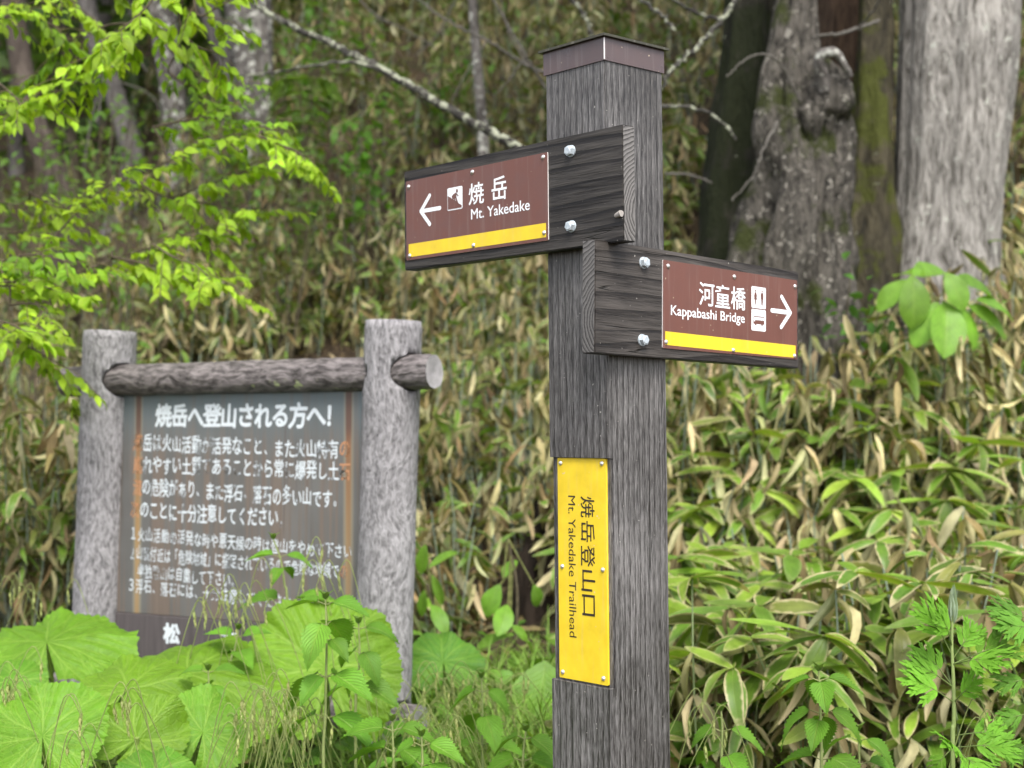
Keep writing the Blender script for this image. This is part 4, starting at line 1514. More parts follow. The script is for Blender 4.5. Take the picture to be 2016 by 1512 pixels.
for k, (px, w_, Y, mt, lb) in enumerate(far):
    dx = rnd.uniform(-25, 25)
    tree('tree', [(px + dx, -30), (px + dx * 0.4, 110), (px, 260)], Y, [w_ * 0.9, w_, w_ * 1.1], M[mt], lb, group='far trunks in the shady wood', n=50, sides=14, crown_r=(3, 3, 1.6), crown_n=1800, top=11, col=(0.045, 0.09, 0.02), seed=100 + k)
# dark wood beyond, one mass of leaves
mb = MB()
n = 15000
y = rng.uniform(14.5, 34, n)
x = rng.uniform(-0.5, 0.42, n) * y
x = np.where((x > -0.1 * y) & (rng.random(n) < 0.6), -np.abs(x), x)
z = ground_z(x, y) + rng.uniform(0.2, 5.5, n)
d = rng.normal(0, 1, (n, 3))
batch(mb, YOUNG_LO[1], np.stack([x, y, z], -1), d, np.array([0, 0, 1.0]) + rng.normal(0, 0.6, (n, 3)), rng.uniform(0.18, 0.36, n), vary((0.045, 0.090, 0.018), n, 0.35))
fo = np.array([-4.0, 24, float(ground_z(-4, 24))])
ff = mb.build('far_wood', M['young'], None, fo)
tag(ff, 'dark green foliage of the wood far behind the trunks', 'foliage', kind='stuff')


# ------------------------------------------------------------------ dead branches
def branch(name, paths, mat, label, cat='branch', group=None, sides=10, rough=0.15, part='twig', seed=0):
    base = np.array(paths[0][0][-1])
    e = empty(name, base, label, cat, group)
    for k, (P, r0, r1) in enumerate(paths):
        mb = MB()
        P = spline(P, 50 if k == 0 else 24)
        nz = rng.normal(0, 1, (len(P), 3)) * (r0 * 0.35)
        nz[0] = 0
        P = P + nz
        tube(mb, P, np.linspace(r0, r1, len(P)), sides if k == 0 else 6, (0.10, 0.092, 0.08, 1), rough=rough, rscale=(2, 2, 2.5), seed=seed + k)
        mb.build('limb' if k == 0 else part, mat, e, base)
    return e


A = lambda pts: [at(*p) for p in pts]
branch('lichen_branch', [(A([(430, -40, 7.0), (500, 12, 6.9), (600, 62, 6.8), (700, 110, 6.7), (800, 165, 6.6), (900, 225, 6.5), (980, 268, 6.4), (1075, 322, 6.3)]), 0.013, 0.024),
                         (A([(740, 132, 6.65), (680, 122, 6.7), (610, 130, 6.75), (540, 142, 6.8), (470, 150, 6.85)]), 0.011, 0.004),
                         (A([(780, 152, 6.6), (820, 190, 6.6), (850, 215, 6.6)]), 0.006, 0.003)], M['lichen_branch'], 'long fallen branch crusted with pale lichen slanting down behind the left arrow board', seed=3)
TG = 'bare dead boughs hanging in the shade'
branch('dead_branch', [(A([(1110, 160, 8.2), (1040, 130, 8.1), (960, 80, 8.0), (880, 40, 8.0), (800, -20, 8.0)]), 0.010, 0.006),
                       (A([(960, 80, 8.0), (930, 120, 8.0), (890, 200, 8.0)]), 0.006, 0.003), (A([(1040, 130, 8.1), (1000, 60, 8.1), (985, -10, 8.1)]), 0.006, 0.003)], M['twig'], 'bare grey dead bough crossing beside the signpost cap', group=TG)
branch('dead_branch', [(A([(1075, 175, 7.6), (1035, 110, 7.5), (1000, 50, 7.5), (960, -20, 7.5)]), 0.008, 0.005),
                       (A([(1035, 110, 7.5), (1000, 160, 7.5), (970, 190, 7.5)]), 0.005, 0.002)], M['twig'], 'thin bare bough reaching up beside the slim sapling', group=TG)
branch('dead_branch', [(A([(690, -20, 8.6), (740, 30, 8.6), (800, 60, 8.6), (860, 95, 8.6)]), 0.006, 0.004),
                       (A([(900, -10, 8.6), (860, 70, 8.6), (815, 110, 8.6)]), 0.005, 0.003)], M['twig'], 'thin pale twigs above the lichen-crusted fallen branch', group=TG)
branch('lichen_branch', [(A([(1470, -30, 6.4), (1420, 40, 6.3), (1370, 95, 6.2), (1320, 140, 6.1), (1300, 180, 6.1)]), 0.013, 0.008),
                         (A([(1420, 40, 6.3), (1360, 20, 6.3), (1300, -20, 6.3)]), 0.010, 0.006), (A([(1300, 208, 6.1), (1370, 214, 6.1), (1420, 240, 6.1), (1450, 275, 6.1)]), 0.010, 0.006),
                         (A([(1235, -20, 6.4), (1290, 20, 6.3), (1330, 60, 6.2)]), 0.011, 0.007)], M['lichen_branch'], 'greenish lichen branch forking between the signpost cap and the gnarled trunk', seed=8)
branch('dead_branch', [(A([(1730, 40, 6.9), (1690, 55, 6.6), (1650, 66, 6.4), (1602, 72, 6.4)]), 0.008, 0.006), (A([(1690, 55, 6.6), (1720, 20, 6.5), (1740, -20, 6.4)]), 0.006, 0.004)], M['twig'], 'short pale dead bough in front of the rotten trunk', group=TG)
branch('dead_branch', [(A([(1575, 200, 6.4), (1530, 120, 6.3), (1480, 110, 6.2), (1430, 150, 6.2)]), 0.006, 0.004), (A([(1530, 240, 6.4), (1500, 300, 6.3), (1480, 350, 6.3), (1440, 395, 6.3)]), 0.007, 0.004), (A([(1310, 342, 6.3), (1360, 345, 6.3), (1400, 360, 6.3)]), 0.007, 0.004)], M['twig'], 'curved grey dead bough hanging in front of the gnarled trunk', group=TG)
branch('dead_branch', [(A([(1110, -20, 7.0), (1150, 30, 7.0), (1165, 70, 7.0), (1180, 140, 7.0)]), 0.012, 0.008)], M['lichen_branch'], 'short lichen bough hanging just above the signpost cap', group=TG)
branch('dead_branch', [(A([(190, 240, 9.0), (205, 160, 9.0), (180, 230, 9.0), (165, 330, 9.0)]), 0.008, 0.004), (A([(205, 150, 9), (300, 190, 9), (320, 260, 9)]), 0.005, 0.003), (A([(240, 80, 9), (290, 140, 9)]), 0.006, 0.004)], M['twig'], 'thin bare bough among the leaning trunks of the dark wood', group=TG)

# rotten stump between notice board and signpost
mb = MB()
sb = at(1052, 1250, 6.0)
sb[2] = float(ground_z(sb[0], sb[1]))
st_top = at(1066, 985, 6.05)
tube(mb, spline([sb - np.array([0, 0, 0.1]), (sb + st_top) / 2, st_top], 40), np.linspace(0.095, 0.03, 40), 24, rough=0.4, rscale=(6, 6, 0.6), seed=77)
tag(mb.build('stump', M['dark_stump'], None, sb), 'dark brown rotten stump in the bamboo between notice board and signpost', 'stump')


# ------------------------------------------------------------------ bright leafy tree hanging in from the left edge
def twig_leaves(mbl, mbt, pts, Y, n, length, col, r=0.004, droop=0.5, tpl=YOUNG, alt=0.75, jitter=0.35):
    P = px_path(pts, Y, max(12, n))
    P[:, 1] += np.linspace(0, rng.uniform(-0.25, 0.25), len(P))
    tube(mbt, P, np.linspace(r, r * 0.4, len(P)), 5, (0.09, 0.07, 0.05, 1))
    T = norm(np.gradient(P, axis=0))
    Lp = np.linalg.norm(np.diff(P, axis=0), axis=1).sum()
    shoots = max(4, int(Lp / 0.036))
    per = max(2, int(round(n / shoots)))
    for k, f in enumerate(np.linspace(0.04, 1.0, shoots)):
        i = min(int(f * (len(P) - 1)), len(P) - 1)
        t = T[i]
        side = norm(np.cross(t, [0, 0, 1.0]))
        sg = 1 if k % 2 else -1
        sl = rng.uniform(0.05, 0.20)
        dirn = norm(t * rng.uniform(0.3, 0.9) + side * sg * rng.uniform(0.4, 1.0) + np.array([0, 0, rng.uniform(-0.40, 0.30)]))
        e_ = P[i] + dirn * sl + np.array([0, 0, -0.02])
        S = spline([P[i], P[i] + dirn * sl * 0.5 + np.array([0, 0, 0.008]), e_], 6)
        tube(mbt, S, 0.0013, 4, (0.12, 0.10, 0.05, 1))
        c = np.asarray(col) * rng.uniform(0.75, 1.15)
        for q in range(per):
            w = 0.15 + 0.85 * (q + rng.random() * 0.5) / per
            p = S[0] * (1 - w) + S[-1] * w
            s2 = norm(np.cross(dirn, [0, 0, 1.0])) * (1 if q % 2 else -1)
            d = dirn * rng.uniform(0.3, 0.9) + s2 * rng.uniform(0.3, 0.9) + np.array([0, 0, -droop * rng.uniform(-0.1, 1.5)])
            nor = np.array([0, -0.35, 1.0]) + rng.normal(0, jitter, 3)
            batch(mbl, tpl[rng.integers(len(tpl))], [p], [d], [nor], [length * rng.uniform(0.6, 1.1)], vary(c, 1, 0.20), aspect=[rng.uniform(0.85, 1.2)])
    # small side shoots
    return P


BRIGHT = (0.32, 0.50, 0.030)
lt_base = np.array([-2.6, 5.2, float(ground_z(-2.6, 5.2))])
lt = empty('leafy_tree', lt_base, 'young tree with bright lime-green leaves reaching in from the edge over the notice board', 'tree')
mb = MB()
trunk_p = spline([lt_base - np.array([0, 0, 0.2]), lt_base + np.array([0.05, 0, 1.2]), lt_base + np.array([-0.05, -0.1, 2.4]), lt_base + np.array([0.1, -0.1, 3.6])], 40)
tube(mb, trunk_p, np.linspace(0.07, 0.03, 40), 16, rough=0.1)
mb.build('trunk', M['grey_bark'], lt, lt_base)
sprays = [
    # (photo path, distance, leaves, leaf length)
    ([(-90, -60), (60, 20), (100, 60), (60, 110), (10, 150)], 4.6, 26, 0.066),
    ([(-80, 30), (20, 50), (70, 45), (130, 40)], 4.7, 18, 0.062),
    ([(200, -60), (290, 30), (240, 90), (190, 120), (120, 160), (50, 190), (-20, 215)], 4.4, 52, 0.068),
    ([(330, -60), (310, 10), (270, 70), (235, 110)], 4.3, 22, 0.068),
    ([(-60, 120), (20, 180), (60, 220), (40, 255)], 4.5, 16, 0.066),
    ([(80, -60), (150, 10), (200, 60), (150, 90)], 4.9, 16, 0.06),
    ([(380, -50), (390, 30), (430, 20), (455, 10)], 4.4, 14, 0.064),
    ([(380, -60), (350, 30), (375, 80), (420, 95), (430, 110)], 4.4, 16, 0.068),
    ([(300, 60), (360, 120), (400, 150), (440, 155)], 4.7, 14, 0.066),
    ([(330, 140), (390, 185), (430, 205), (480, 235)], 4.8, 16, 0.062),
    ([(300, 250), (400, 225), (460, 230), (540, 235)], 4.7, 22, 0.062),
    ([(-120, 520), (40, 545), (120, 450), (200, 372), (300, 330), (390, 285), (470, 262), (545, 280), (600, 320)], 4.6, 70, 0.064),
    ([(510, 268), (560, 292), (595, 310), (615, 332)], 4.55, 16, 0.064),
    ([(250, 345), (330, 390), (400, 375), (470, 355), (520, 345)], 4.8, 26, 0.060),
    ([(330, 390), (420, 405), (480, 425), (530, 420)], 4.75, 18, 0.064),
    ([(-100, 560), (100, 545), (220, 500), (300, 470), (370, 440), (395, 470)], 4.5, 42, 0.062),
    ([(220, 505), (300, 520), (360, 530), (410, 550)], 4.45, 30, 0.064),
    ([(300, 480), (350, 510), (400, 530), (435, 560)], 4.5, 20, 0.060),
    ([(-100, 500), (0, 520), (90, 510), (180, 530)], 4.3, 26, 0.064),
    ([(-100, 550), (0, 562), (70, 560), (140, 585)], 4.2, 26, 0.064),
    ([(-100, 620), (-20, 630), (40, 640), (90, 660)], 4.1, 24, 0.064),
    ([(-80, 650), (0, 665), (50, 690), (90, 720)], 4.1, 20, 0.064),
    ([(20, 600), (70, 600), (110, 615), (100, 645)], 4.2, 14, 0.062),
    ([(-60, 380), (20, 400), (70, 390), (60, 430)], 5.2, 14, 0.056),
    ([(-60, 440), (0, 455), (60, 440), (100, 415)], 5.2, 14, 0.056),
    ([(60, 380), (120, 410), (170, 400), (200, 380)], 5.0, 14, 0.058),
]
mbl, mbt, mbk = MB(), MB(), MB()
done = []
sprays.sort(key=lambda q: q[0][0][0] > 0 and q[0][0][1] > 0)
for pts, Y, n, L in sprays:
    P = twig_leaves(mbl, mbt, pts, Y, int(n * 4.8), L * 0.80, BRIGHT if rng.random() < 0.75 else (0.22, 0.40, 0.026))
    # carry the spray back to the trunk
    a = P[0]
    if pts[0][0] > 0 and pts[0][1] > 0 and done:      # a side shoot: joins the nearest bough
        D = np.concatenate(done)
        q = D[np.argmin(((D - a) ** 2).sum(1))]
        tube(mbk, spline([q, (q + a) / 2 + np.array([0, 0, 0.02]), a], 8), np.linspace(0.004, 0.003, 8), 5, (0.09, 0.07, 0.05, 1))
        done.append(P)
        continue
    done.append(P)
    h = min(max(a[2] + 0.25, lt_base[2] + 0.8), lt_base[2] + 3.4)
    q = trunk_p[np.argmin(np.abs(trunk_p[:, 2] - h))]
    tube(mbk, spline([q, (q + a) / 2 + np.array([0, 0, 0.12]), a], 14), np.linspace(0.012, 0.0045, 14), 6, (0.09, 0.07, 0.05, 1))
mbl.build('leaves', M['young'], lt, lt_base)
mbt.build('twigs', M['twig'], lt, lt_base)
mbk.build('limbs', M['twig'], lt, lt_base)


# ------------------------------------------------------------------ understory shrubs
def shrub(c_px, Y, rad, n, length, col, label, name='shrub', mat='young', tpl=YOUNG, group=None):
    c = at(c_px[0], c_px[1], Y)
    b = np.array([c[0], c[1] + 0.15, float(ground_z(c[0], c[1] + 0.15))])
    e = empty(name, b, label, 'shrub', group)
    ml, mt = MB(), MB()
    for k in range(max(5, n // 16)):
        tip = c + rng.normal(0, 1, 3) * np.asarray(rad) * 0.6
        P = spline([b - np.array([0, 0, 0.05]), (b + tip) / 2 + rng.normal(0, 0.05, 3), tip], 12)
        tube(mt, P, np.linspace(0.007, 0.0025, 12), 5, (0.09, 0.075, 0.05, 1))
        m = 16
        p = P[rng.integers(6, 12, m)] + rng.normal(0, 0.06, (m, 3)) * np.array([1.2, 1, 0.7])
        d = rng.normal(0, 1, (m, 3))
        d[:, 2] = -0.25 + 0.35 * rng.standard_normal(m)
        batch(ml, tpl[k % len(tpl)], p, d, np.array([0, -0.2, 1.0]) + rng.normal(0, 0.3, (m, 3)), length * rng.uniform(0.6, 1.15, m), vary(col, m, 0.2))
    ml.build('leaves', M[mat], e, b)
    mt.build('stems', M['twig'], e, b)
    return e


MID = (0.085, 0.21, 0.018)
shrub((140, 210), 10.0, (0.75, 0.4, 0.5), 340, 0.085, (0.11, 0.22, 0.03), 'hazy green undergrowth shrub among the thin trunks of the dark wood')
shrub((420, 250), 9.5, (0.6, 0.3, 0.4), 260, 0.085, (0.11, 0.22, 0.03), 'loose green shrub growing between the two lichen-spotted trunks')
shrub((560, 110), 10.5, (0.5, 0.3, 0.4), 220, 0.09, (0.10, 0.21, 0.03), 'green shrub beside the blotched grey trunk above the fern')
shrub((860, 150), 11.0, (0.8, 0.4, 0.4), 260, 0.10, (0.09, 0.19, 0.025), 'wide dim green shrub on the bank behind the slim sapling trunk')
shrub((300, 420), 8.5, (0.45, 0.3, 0.15), 110, 0.07, (0.11, 0.22, 0.03), 'low green shrub on the bank above the far log post')
shrub((560, 330), 8.5, (0.25, 0.2, 0.12), 60, 0.07, (0.07, 0.15, 0.02), 'small green shrub on the bank at the foot of the blotched grey trunk')
shrub((720, 235), 9.0, (0.42, 0.3, 0.18), 150, 0.10, MID, 'bright green shrub glowing in the shade below the fallen lichen branch')
shrub((640, 25), 12.0, (0.6, 0.4, 0.2), 110, 0.11, MID, 'small green shrub in the shade above the fallen lichen branch')
shrub((235, 270), 7.5, (0.32, 0.3, 0.16), 120, 0.07, (0.11, 0.23, 0.03), 'soft green undergrowth shrub in front of the leaning grey trunk')
shrub((60, 330), 8.0, (0.35, 0.3, 0.25), 130, 0.07, (0.09, 0.19, 0.025), 'darker green shrub at the foot of the leaning reddish-brown trunk')
shrub((40, 430), 7.2, (0.3, 0.3, 0.2), 110, 0.06, (0.07, 0.15, 0.02), 'low leafy shrub under the lime-green branches at the edge')
shrub((1180, 60), 10.0, (0.5, 0.4, 0.2), 90, 0.10, (0.06, 0.12, 0.016), 'dim green shrub on the bank behind the signpost cap')
shrub((1340, 790), 6.4, (0.16, 0.2, 0.2), 60, 0.09, (0.10, 0.19, 0.025), 'fresh green seedling among dry bamboo below the right arrow board')
shrub((1690, 580), 6.2, (0.13, 0.12, 0.10), 30, 0.075, (0.06, 0.16, 0.02), 'small dark green seedling beside the gnarled trunk')


# ------------------------------------------------------------------ fern
def fern(c_px, Y, n, L, label):
    c = at(c_px[0], c_px[1], Y)
    b = np.array([c[0], c[1], float(ground_z(c[0], c[1]))])
    e = empty('fern', b, label, 'fern')
    for k in range(n):
        az = -2.6 + 2.4 * k / max(n - 1, 1) + rng.normal(0, 0.15)
        tgt = c + np.array([math.cos(az) * L * 0.6, math.sin(az) * L * 0.5, rng.uniform(-0.05, 0.1) * L])
        P = spline([b, (b + c) / 2 + np.array([0, 0, 0.25 * L]) + (tgt - c) * 0.3, c + (tgt - c) * 0.6 + np.array([0, 0, 0.12 * L]), tgt - np.array([0, 0, 0.1 * L])], 30)
        T = norm(np.gradient(P, axis=0))
        ml = MB()
        tube(ml, P, np.linspace(0.004, 0.001, 30), 5, (0.12, 0.16, 0.04, 1))
        for i in range(6, 30):
            s = norm(np.cross(T[i], [0, 0, 1.0]))
            w = L * 0.24 * math.sin(math.pi * (i - 4) / 27) + 0.01
            for sg in (-1, 1):
                batch(ml, SASA_LO[0], [P[i]], [s * sg + T[i] * 0.35 - np.array([0, 0, 0.12])], [[0, 0, 1.0]], [w], vary((0.11, 0.20, 0.025), 1, 0.12, 0.0), aspect=[1.5])
        ml.build('frond', M['broad'], e, b)
    return e


fern((598, 195), 9.0, 6, 0.42, 'feathery green fern on the shady bank below the fallen lichen branch')


# ------------------------------------------------------------------ broad-leaved sapling on the right
def whorl_sapling(top_px, Y, leaves, label, name='sapling'):
    """leaves: (base px, tip px, width factor)"""
    t = at(top_px[0], top_px[1], Y)
    b = np.array([t[0], t[1] + 0.1, float(ground_z(t[0], t[1] + 0.1))])
    e = empty(name, b, label, 'sapling')
    mt = MB()
    P = spline([b - np.array([0, 0, 0.05]), b * 0.4 + t * 0.6 + np.array([0.03, 0, 0]), t], 16)
    tube(mt, P, np.linspace(0.007, 0.004, 16), 7, (0.11, 0.09, 0.06, 1))
    mt2 = []
    for (p, q, wf, dy) in leaves:
        a_, c_ = at(p[0], p[1], Y), at(q[0], q[1], Y + dy)
        L = np.linalg.norm(c_ - a_)
        tube(mt, spline([P[rng.integers(10, 16)], a_], 6), 0.0028, 5, (0.16, 0.17, 0.06, 1))
        ml = MB()
        batch(ml, BROAD[rng.integers(3)], [a_], [c_ - a_], [np.array([rng.normal(0, 0.2), -0.75, 0.75])], [L * 1.06], vary((0.145, 0.30, 0.028), 1, 0.14), aspect=[wf])
        ml.build('leaf', M['broad'], e, b)
    mt.build('stem', M['twig'], e, b)
    return e


whorl_sapling((1848, 590), 5.9, [((1795, 540), (1812, 632), 1.0, -0.1), ((1862, 592), (1868, 692), 1.05, -0.12), ((1848, 594), (1798, 672), 0.9, -0.05), ((1880, 605), (1944, 668), 0.8, -0.05), ((1785, 550), (1728, 606), 0.85, 0.0), ((1795, 545), (1868, 522), 0.8, 0.15), ((1870, 550), (1965, 572), 0.7, 0.1), ((1900, 600), (1988, 652), 0.75, 0.05), ((1862, 535), (1905, 595), 0.9, -0.1), ((1820, 545), (1760, 520), 0.8, 0.2), ((1920, 590), (2010, 610), 0.7, 0.1)], 'sapling with broad oval leaves hanging in front of the thick pale trunk')
whorl_sapling((1000, 1060), 4.9, [((985, 1150), (950, 1205), 1.0, -0.05), ((990, 1140), (1012, 1095), 0.8, 0.05), ((1000, 1190), (985, 1240), 0.9, -0.1), ((1005, 1230), (1040, 1258), 0.8, 0.0), ((1000, 1250), (930, 1262), 0.6, 0.0), ((1050, 1150), (1068, 1195), 1.0, 0.0)], 'young sapling with pointed leaves in the gap between board and signpost')
whorl_sapling((840, 1150), 5.0, [((838, 1070), (826, 1130), 0.7, 0), ((842, 1120), (902, 1078), 0.35, 0.1), ((850, 1130), (872, 1190), 0.5, 0), ((850, 1190), (878, 1232), 0.7, -0.1), ((835, 1160), (828, 1215), 0.6, 0)], 'narrow-leaved seedling close beside the near log post of the board')
whorl_sapling((1075, 1330), 4.2, [((1075, 1300), (1058, 1420), 1.5, -0.1), ((1070, 1310), (1040, 1390), 1.4, -0.05), ((1080, 1360), (1040, 1460), 1.4, -0.1), ((1075, 1390), (1085, 1480), 1.3, 0.0)], 'rounded-leaf seedling touching the foot of the signpost')


# ------------------------------------------------------------------ butterbur
def butterbur(center, normal, petdir, radius, label, col=(0.150, 0.290, 0.017), seed=0.0, cup=0.10, stretch=1.0, fold=0.0):
    """round kidney-shaped leaf with palmate veins on its own stalk; petdir = direction from blade centre towards the notch"""
    nr, na = 40, 360
    c = np.asarray(center, float)
    nrm = norm(normal)
    pd = norm(np.asarray(petdir, float) - nrm * (np.asarray(petdir, float) @ nrm))
    sx = np.cross(pd, nrm)
    th = np.linspace(0.10, 2 * np.pi - 0.10, na)          # 0 = notch
    f = np.linspace(0, 1, nr) ** 0.8
    TH, FF = np.meshgrid(th, f)
    lobe = 1.0 + 0.06 * np.cos(2 * TH + seed) + 0.05 * np.sin(3 * TH + seed * 2)
    notch = 1 - 0.35 * np.exp(-((np.minimum(TH, 2 * np.pi - TH)) / 0.30) ** 2)
    teeth = 1 + (0.028 * (np.abs(((TH * 13) % 1.0) - 0.5) * 2 - 0.5) + 0.014 * np.sin(TH * 47) + 0.03 * vnoise(np.stack([TH * 2.2 + seed * 5, 0 * TH, 0 * TH], -1))) * FF ** 6
    rr = radius * FF * lobe * notch * teeth
    lx, ly = rr * np.sin(TH), rr * np.cos(TH) * stretch
    # veins: main rays and side veins
    main = np.array([0.35, 0.95, 1.6, 2.3, 3.14, 3.98, 4.68, 5.33, 5.93])
    dv = np.full(TH.shape, 9.0)
    for m in main:
        dv = np.minimum(dv, np.abs(TH - m - 0.10 * np.sin(FF * 4 + m * 5 + seed) * FF) * np.maximum(rr, 0.03) + 0.0012 * FF)
        for b0 in (0.28, 0.45, 0.62, 0.78):
            for s in (-1, 1):
                k = np.where(FF > b0, np.abs((TH - m - 0.10 * np.sin(FF * 4 + m * 5 + seed) * FF) * np.maximum(rr, 0.01) - s * (FF - b0) * radius * (0.50 + 0.2 * math.sin(m * 7 + b0 * 9 + seed))), 9)
                dv = np.minimum(dv, k + 0.0012 + 0.0010 * FF)
    vein = np.clip(1 - (dv - 0.0012) / 0.0030, 0, 1)
    puff = np.sqrt(np.clip(dv / 0.035, 0, 1))
    P2 = np.stack([lx * 9 + seed * 7, ly * 9, 0 * lx], -1)
    lz = radius * (cup * (0.35 - FF ** 2) * 1.6 + 0.085 * puff * FF ** 0.5 + 0.12 * FF * vnoise(P2 * 0.45) + 0.05 * FF * vnoise(P2 * 1.1 + 7) + 0.07 * FF ** 2 * np.sin(TH * 5 + seed) + 0.06 * FF ** 3 * np.sin(TH * 9 + seed * 3) + 0.03 * FF ** 2 * vnoise(P2 * 2.2))
    lz = lz - fold * np.abs(lx)
    V = c + lx[..., None] * sx + ly[..., None] * pd + lz[..., None] * nrm
    i = np.arange(nr - 1)[:, None] * na
    j = np.arange(na - 1)[None]
    Q = np.stack([i + j, i + na + j, i + na + j + 1, i + j + 1], -1).reshape(-1, 4)
    Cc = np.concatenate([np.broadcast_to(np.asarray(col), (nr, na, 3)) * (1 + 0.16 * vnoise(P2 * 0.6))[..., None], vein[..., None]], -1).reshape(-1, 4)
    g0 = c - nrm * 0.25 * radius + pd * radius * 0.1
    b = np.array([g0[0], g0[1] + 0.05, 0.0])
    b[2] = float(ground_z(b[0], b[1]))
    if b[2] > c[2] - 0.05:
        b[2] = c[2] - 0.12
    e = empty('butterbur', b, label, 'butterbur', 'big round butterbur leaves before the notice board')
    mb = MB()
    mb.add(V.reshape(-1, 3), Q, col=Cc, uv=np.stack([lx, ly], -1).reshape(-1, 2))
    mb.build('leaf_blade', M['butterbur'], e, b)
    mb = MB()
    tube(mb, spline([b - np.array([0, 0, 0.04]), (b + c) / 2 - nrm * 0.05, c - nrm * 0.01 * radius], 14), np.linspace(0.007, 0.005, 14), 8, (0.16, 0.22, 0.05, 1))
    mb.build('stalk', M['stem'], e, b)
    return e


def wpx(w, Y):
    return w * Y / F_PX


butterbur(at(642, 1316, 3.55), (0.05, -0.80, 0.52), (0.1, 0, -1), wpx(156, 3.55), 'broad upright butterbur leaf with small holes, in front of the near log post', seed=1.0, cup=0.05)
butterbur(at(372, 1345, 3.45), (-0.05, -0.50, 0.87), (0.15, -0.9, -0.4), wpx(190, 3.45), 'large butterbur leaf arching up just below the white character on the dark panel', seed=2.2, cup=0.22, fold=0.12)
butterbur(at(95, 1275, 3.75), (-0.1, -0.45, 0.9), (0.3, -0.6, -0.6), wpx(150, 3.75), 'flat butterbur leaf at the foot of the far log post', col=(0.13, 0.275, 0.018), seed=3.1, cup=0.15)
butterbur(at(85, 1452, 2.95), (0.10, -0.80, 0.58), (0.2, -0.5, -0.8), wpx(122, 2.95), 'pale butterbur leaf with a straight midrib at the lowest edge', col=(0.14, 0.31, 0.02), seed=4.0, cup=0.08)
butterbur(at(270, 1452, 3.05), (0.30, -0.72, 0.62), (-0.5, -0.4, -0.6), wpx(100, 3.05), 'butterbur leaf folded along its midrib beside the pale one', seed=5.3, cup=-0.12, fold=0.35)
butterbur(at(398, 1445, 3.15), (0.35, -0.72, 0.60), (-0.25, -0.4, -0.9), wpx(98, 3.15), 'smooth butterbur leaf showing its notch and pale star of veins', col=(0.125, 0.275, 0.022), seed=6.1, cup=0.12)
butterbur(at(255, 1365, 3.3), (0.0, -0.52, 0.86), (-0.3, -0.7, -0.4), wpx(128, 3.3), 'butterbur leaf lying nearly flat beneath the large arching one', seed=7.7, cup=0.15)
butterbur(at(872, 1305, 4.3), (0.05, -0.70, 0.72), (0.1, -0.3, -0.9), wpx(74, 4.3), 'darker butterbur leaf in shade behind the near log post', col=(0.08, 0.21, 0.02), seed=8.8, cup=0.10)
butterbur(at(300, 1530, 2.9), (0.0, -0.62, 0.8), (0, -0.6, -0.7), wpx(80, 2.9), 'butterbur leaf cut by the lower edge beneath the folded one', col=(0.10, 0.25, 0.02), seed=9.4, cup=0.1)
butterbur(at(20, 1345, 3.5), (0.1, -0.6, 0.8), (0.2, -0.6, -0.7), wpx(70, 3.5), 'small butterbur leaf behind the grass heads at the edge', col=(0.11, 0.27, 0.02), seed=10.4, cup=0.1)


# ------------------------------------------------------------------ nettles
def nettle(stem_px, Y, pairs, label, col=(0.13, 0.30, 0.024), r=0.0035):
    """stem_px from top to bottom; pairs: (t along the stem, leaf length m, azimuth, droop)"""
    W = [at(p[0], p[1], Y) for p in stem_px]
    last = W[-1]
    gz = float(ground_z(last[0], last[1]))
    if last[2] > gz:
        W.append(np.array([last[0] + rnd.uniform(-0.01, 0.01), last[1], gz - 0.03]))
    top = W[0]
    P = spline(W, 40)
    b = np.array([P[-1][0], P[-1][1], gz])
    e = empty('nettle', b, label, 'nettle', 'nettles growing among the roadside plants')
    mb = MB()
    tube(mb, P, np.linspace(r * 0.5, r * 1.15, 40), 8, (0.21, 0.25, 0.09, 1))
    Lv = np.linalg.norm(W[0] - W[-1])
    for (py, ln, az, dr) in pairs:
        # node at photo height py
        i = int(np.argmin(np.abs(P[:, 2] - at(stem_px[0][0], py, Y)[2])))
        for s in (0, math.pi):
            a_ = az + s
            d = np.array([math.cos(a_), math.sin(a_), rnd.uniform(-0.1, 0.15) - dr])
            d0 = norm(np.array([math.cos(a_), math.sin(a_), 0.35]))
            pet = P[i] + d0 * ln * 0.22
            tube(mb, spline([P[i], P[i] + d0 * ln * 0.12, pet], 6), np.linspace(0.0014, 0.0010, 6), 5, (0.20, 0.22, 0.08, 1))
            ml = MB()
            batch(ml, NETTLE[rng.integers(3)], [pet], [d], [np.array([0, -0.25, 1.0]) + rng.normal(0, 0.12, 3)], [ln * rnd.uniform(0.9, 1.08)], vary(col, 1, 0.10), aspect=[rnd.uniform(0.85, 1.05)])
            ml.build('leaf', M['nettle'], e, b)
    # young tip leaves
    ml = MB()
    for k in range(4):
        a_ = k * 1.57 + 0.4
        batch(ml, NETTLE[k % 3], [P[0]], [[math.cos(a_) * 0.5, math.sin(a_) * 0.5, 0.9]], [[math.cos(a_ + 3.14), math.sin(a_ + 3.14), 0.4]], [0.026], vary((0.16, 0.28, 0.05), 1, 0.1), aspect=[0.8])
    ml.build('tip_leaves', M['nettle'], e, b)
    mb.build('stem', M['stem'], e, b)
    return e


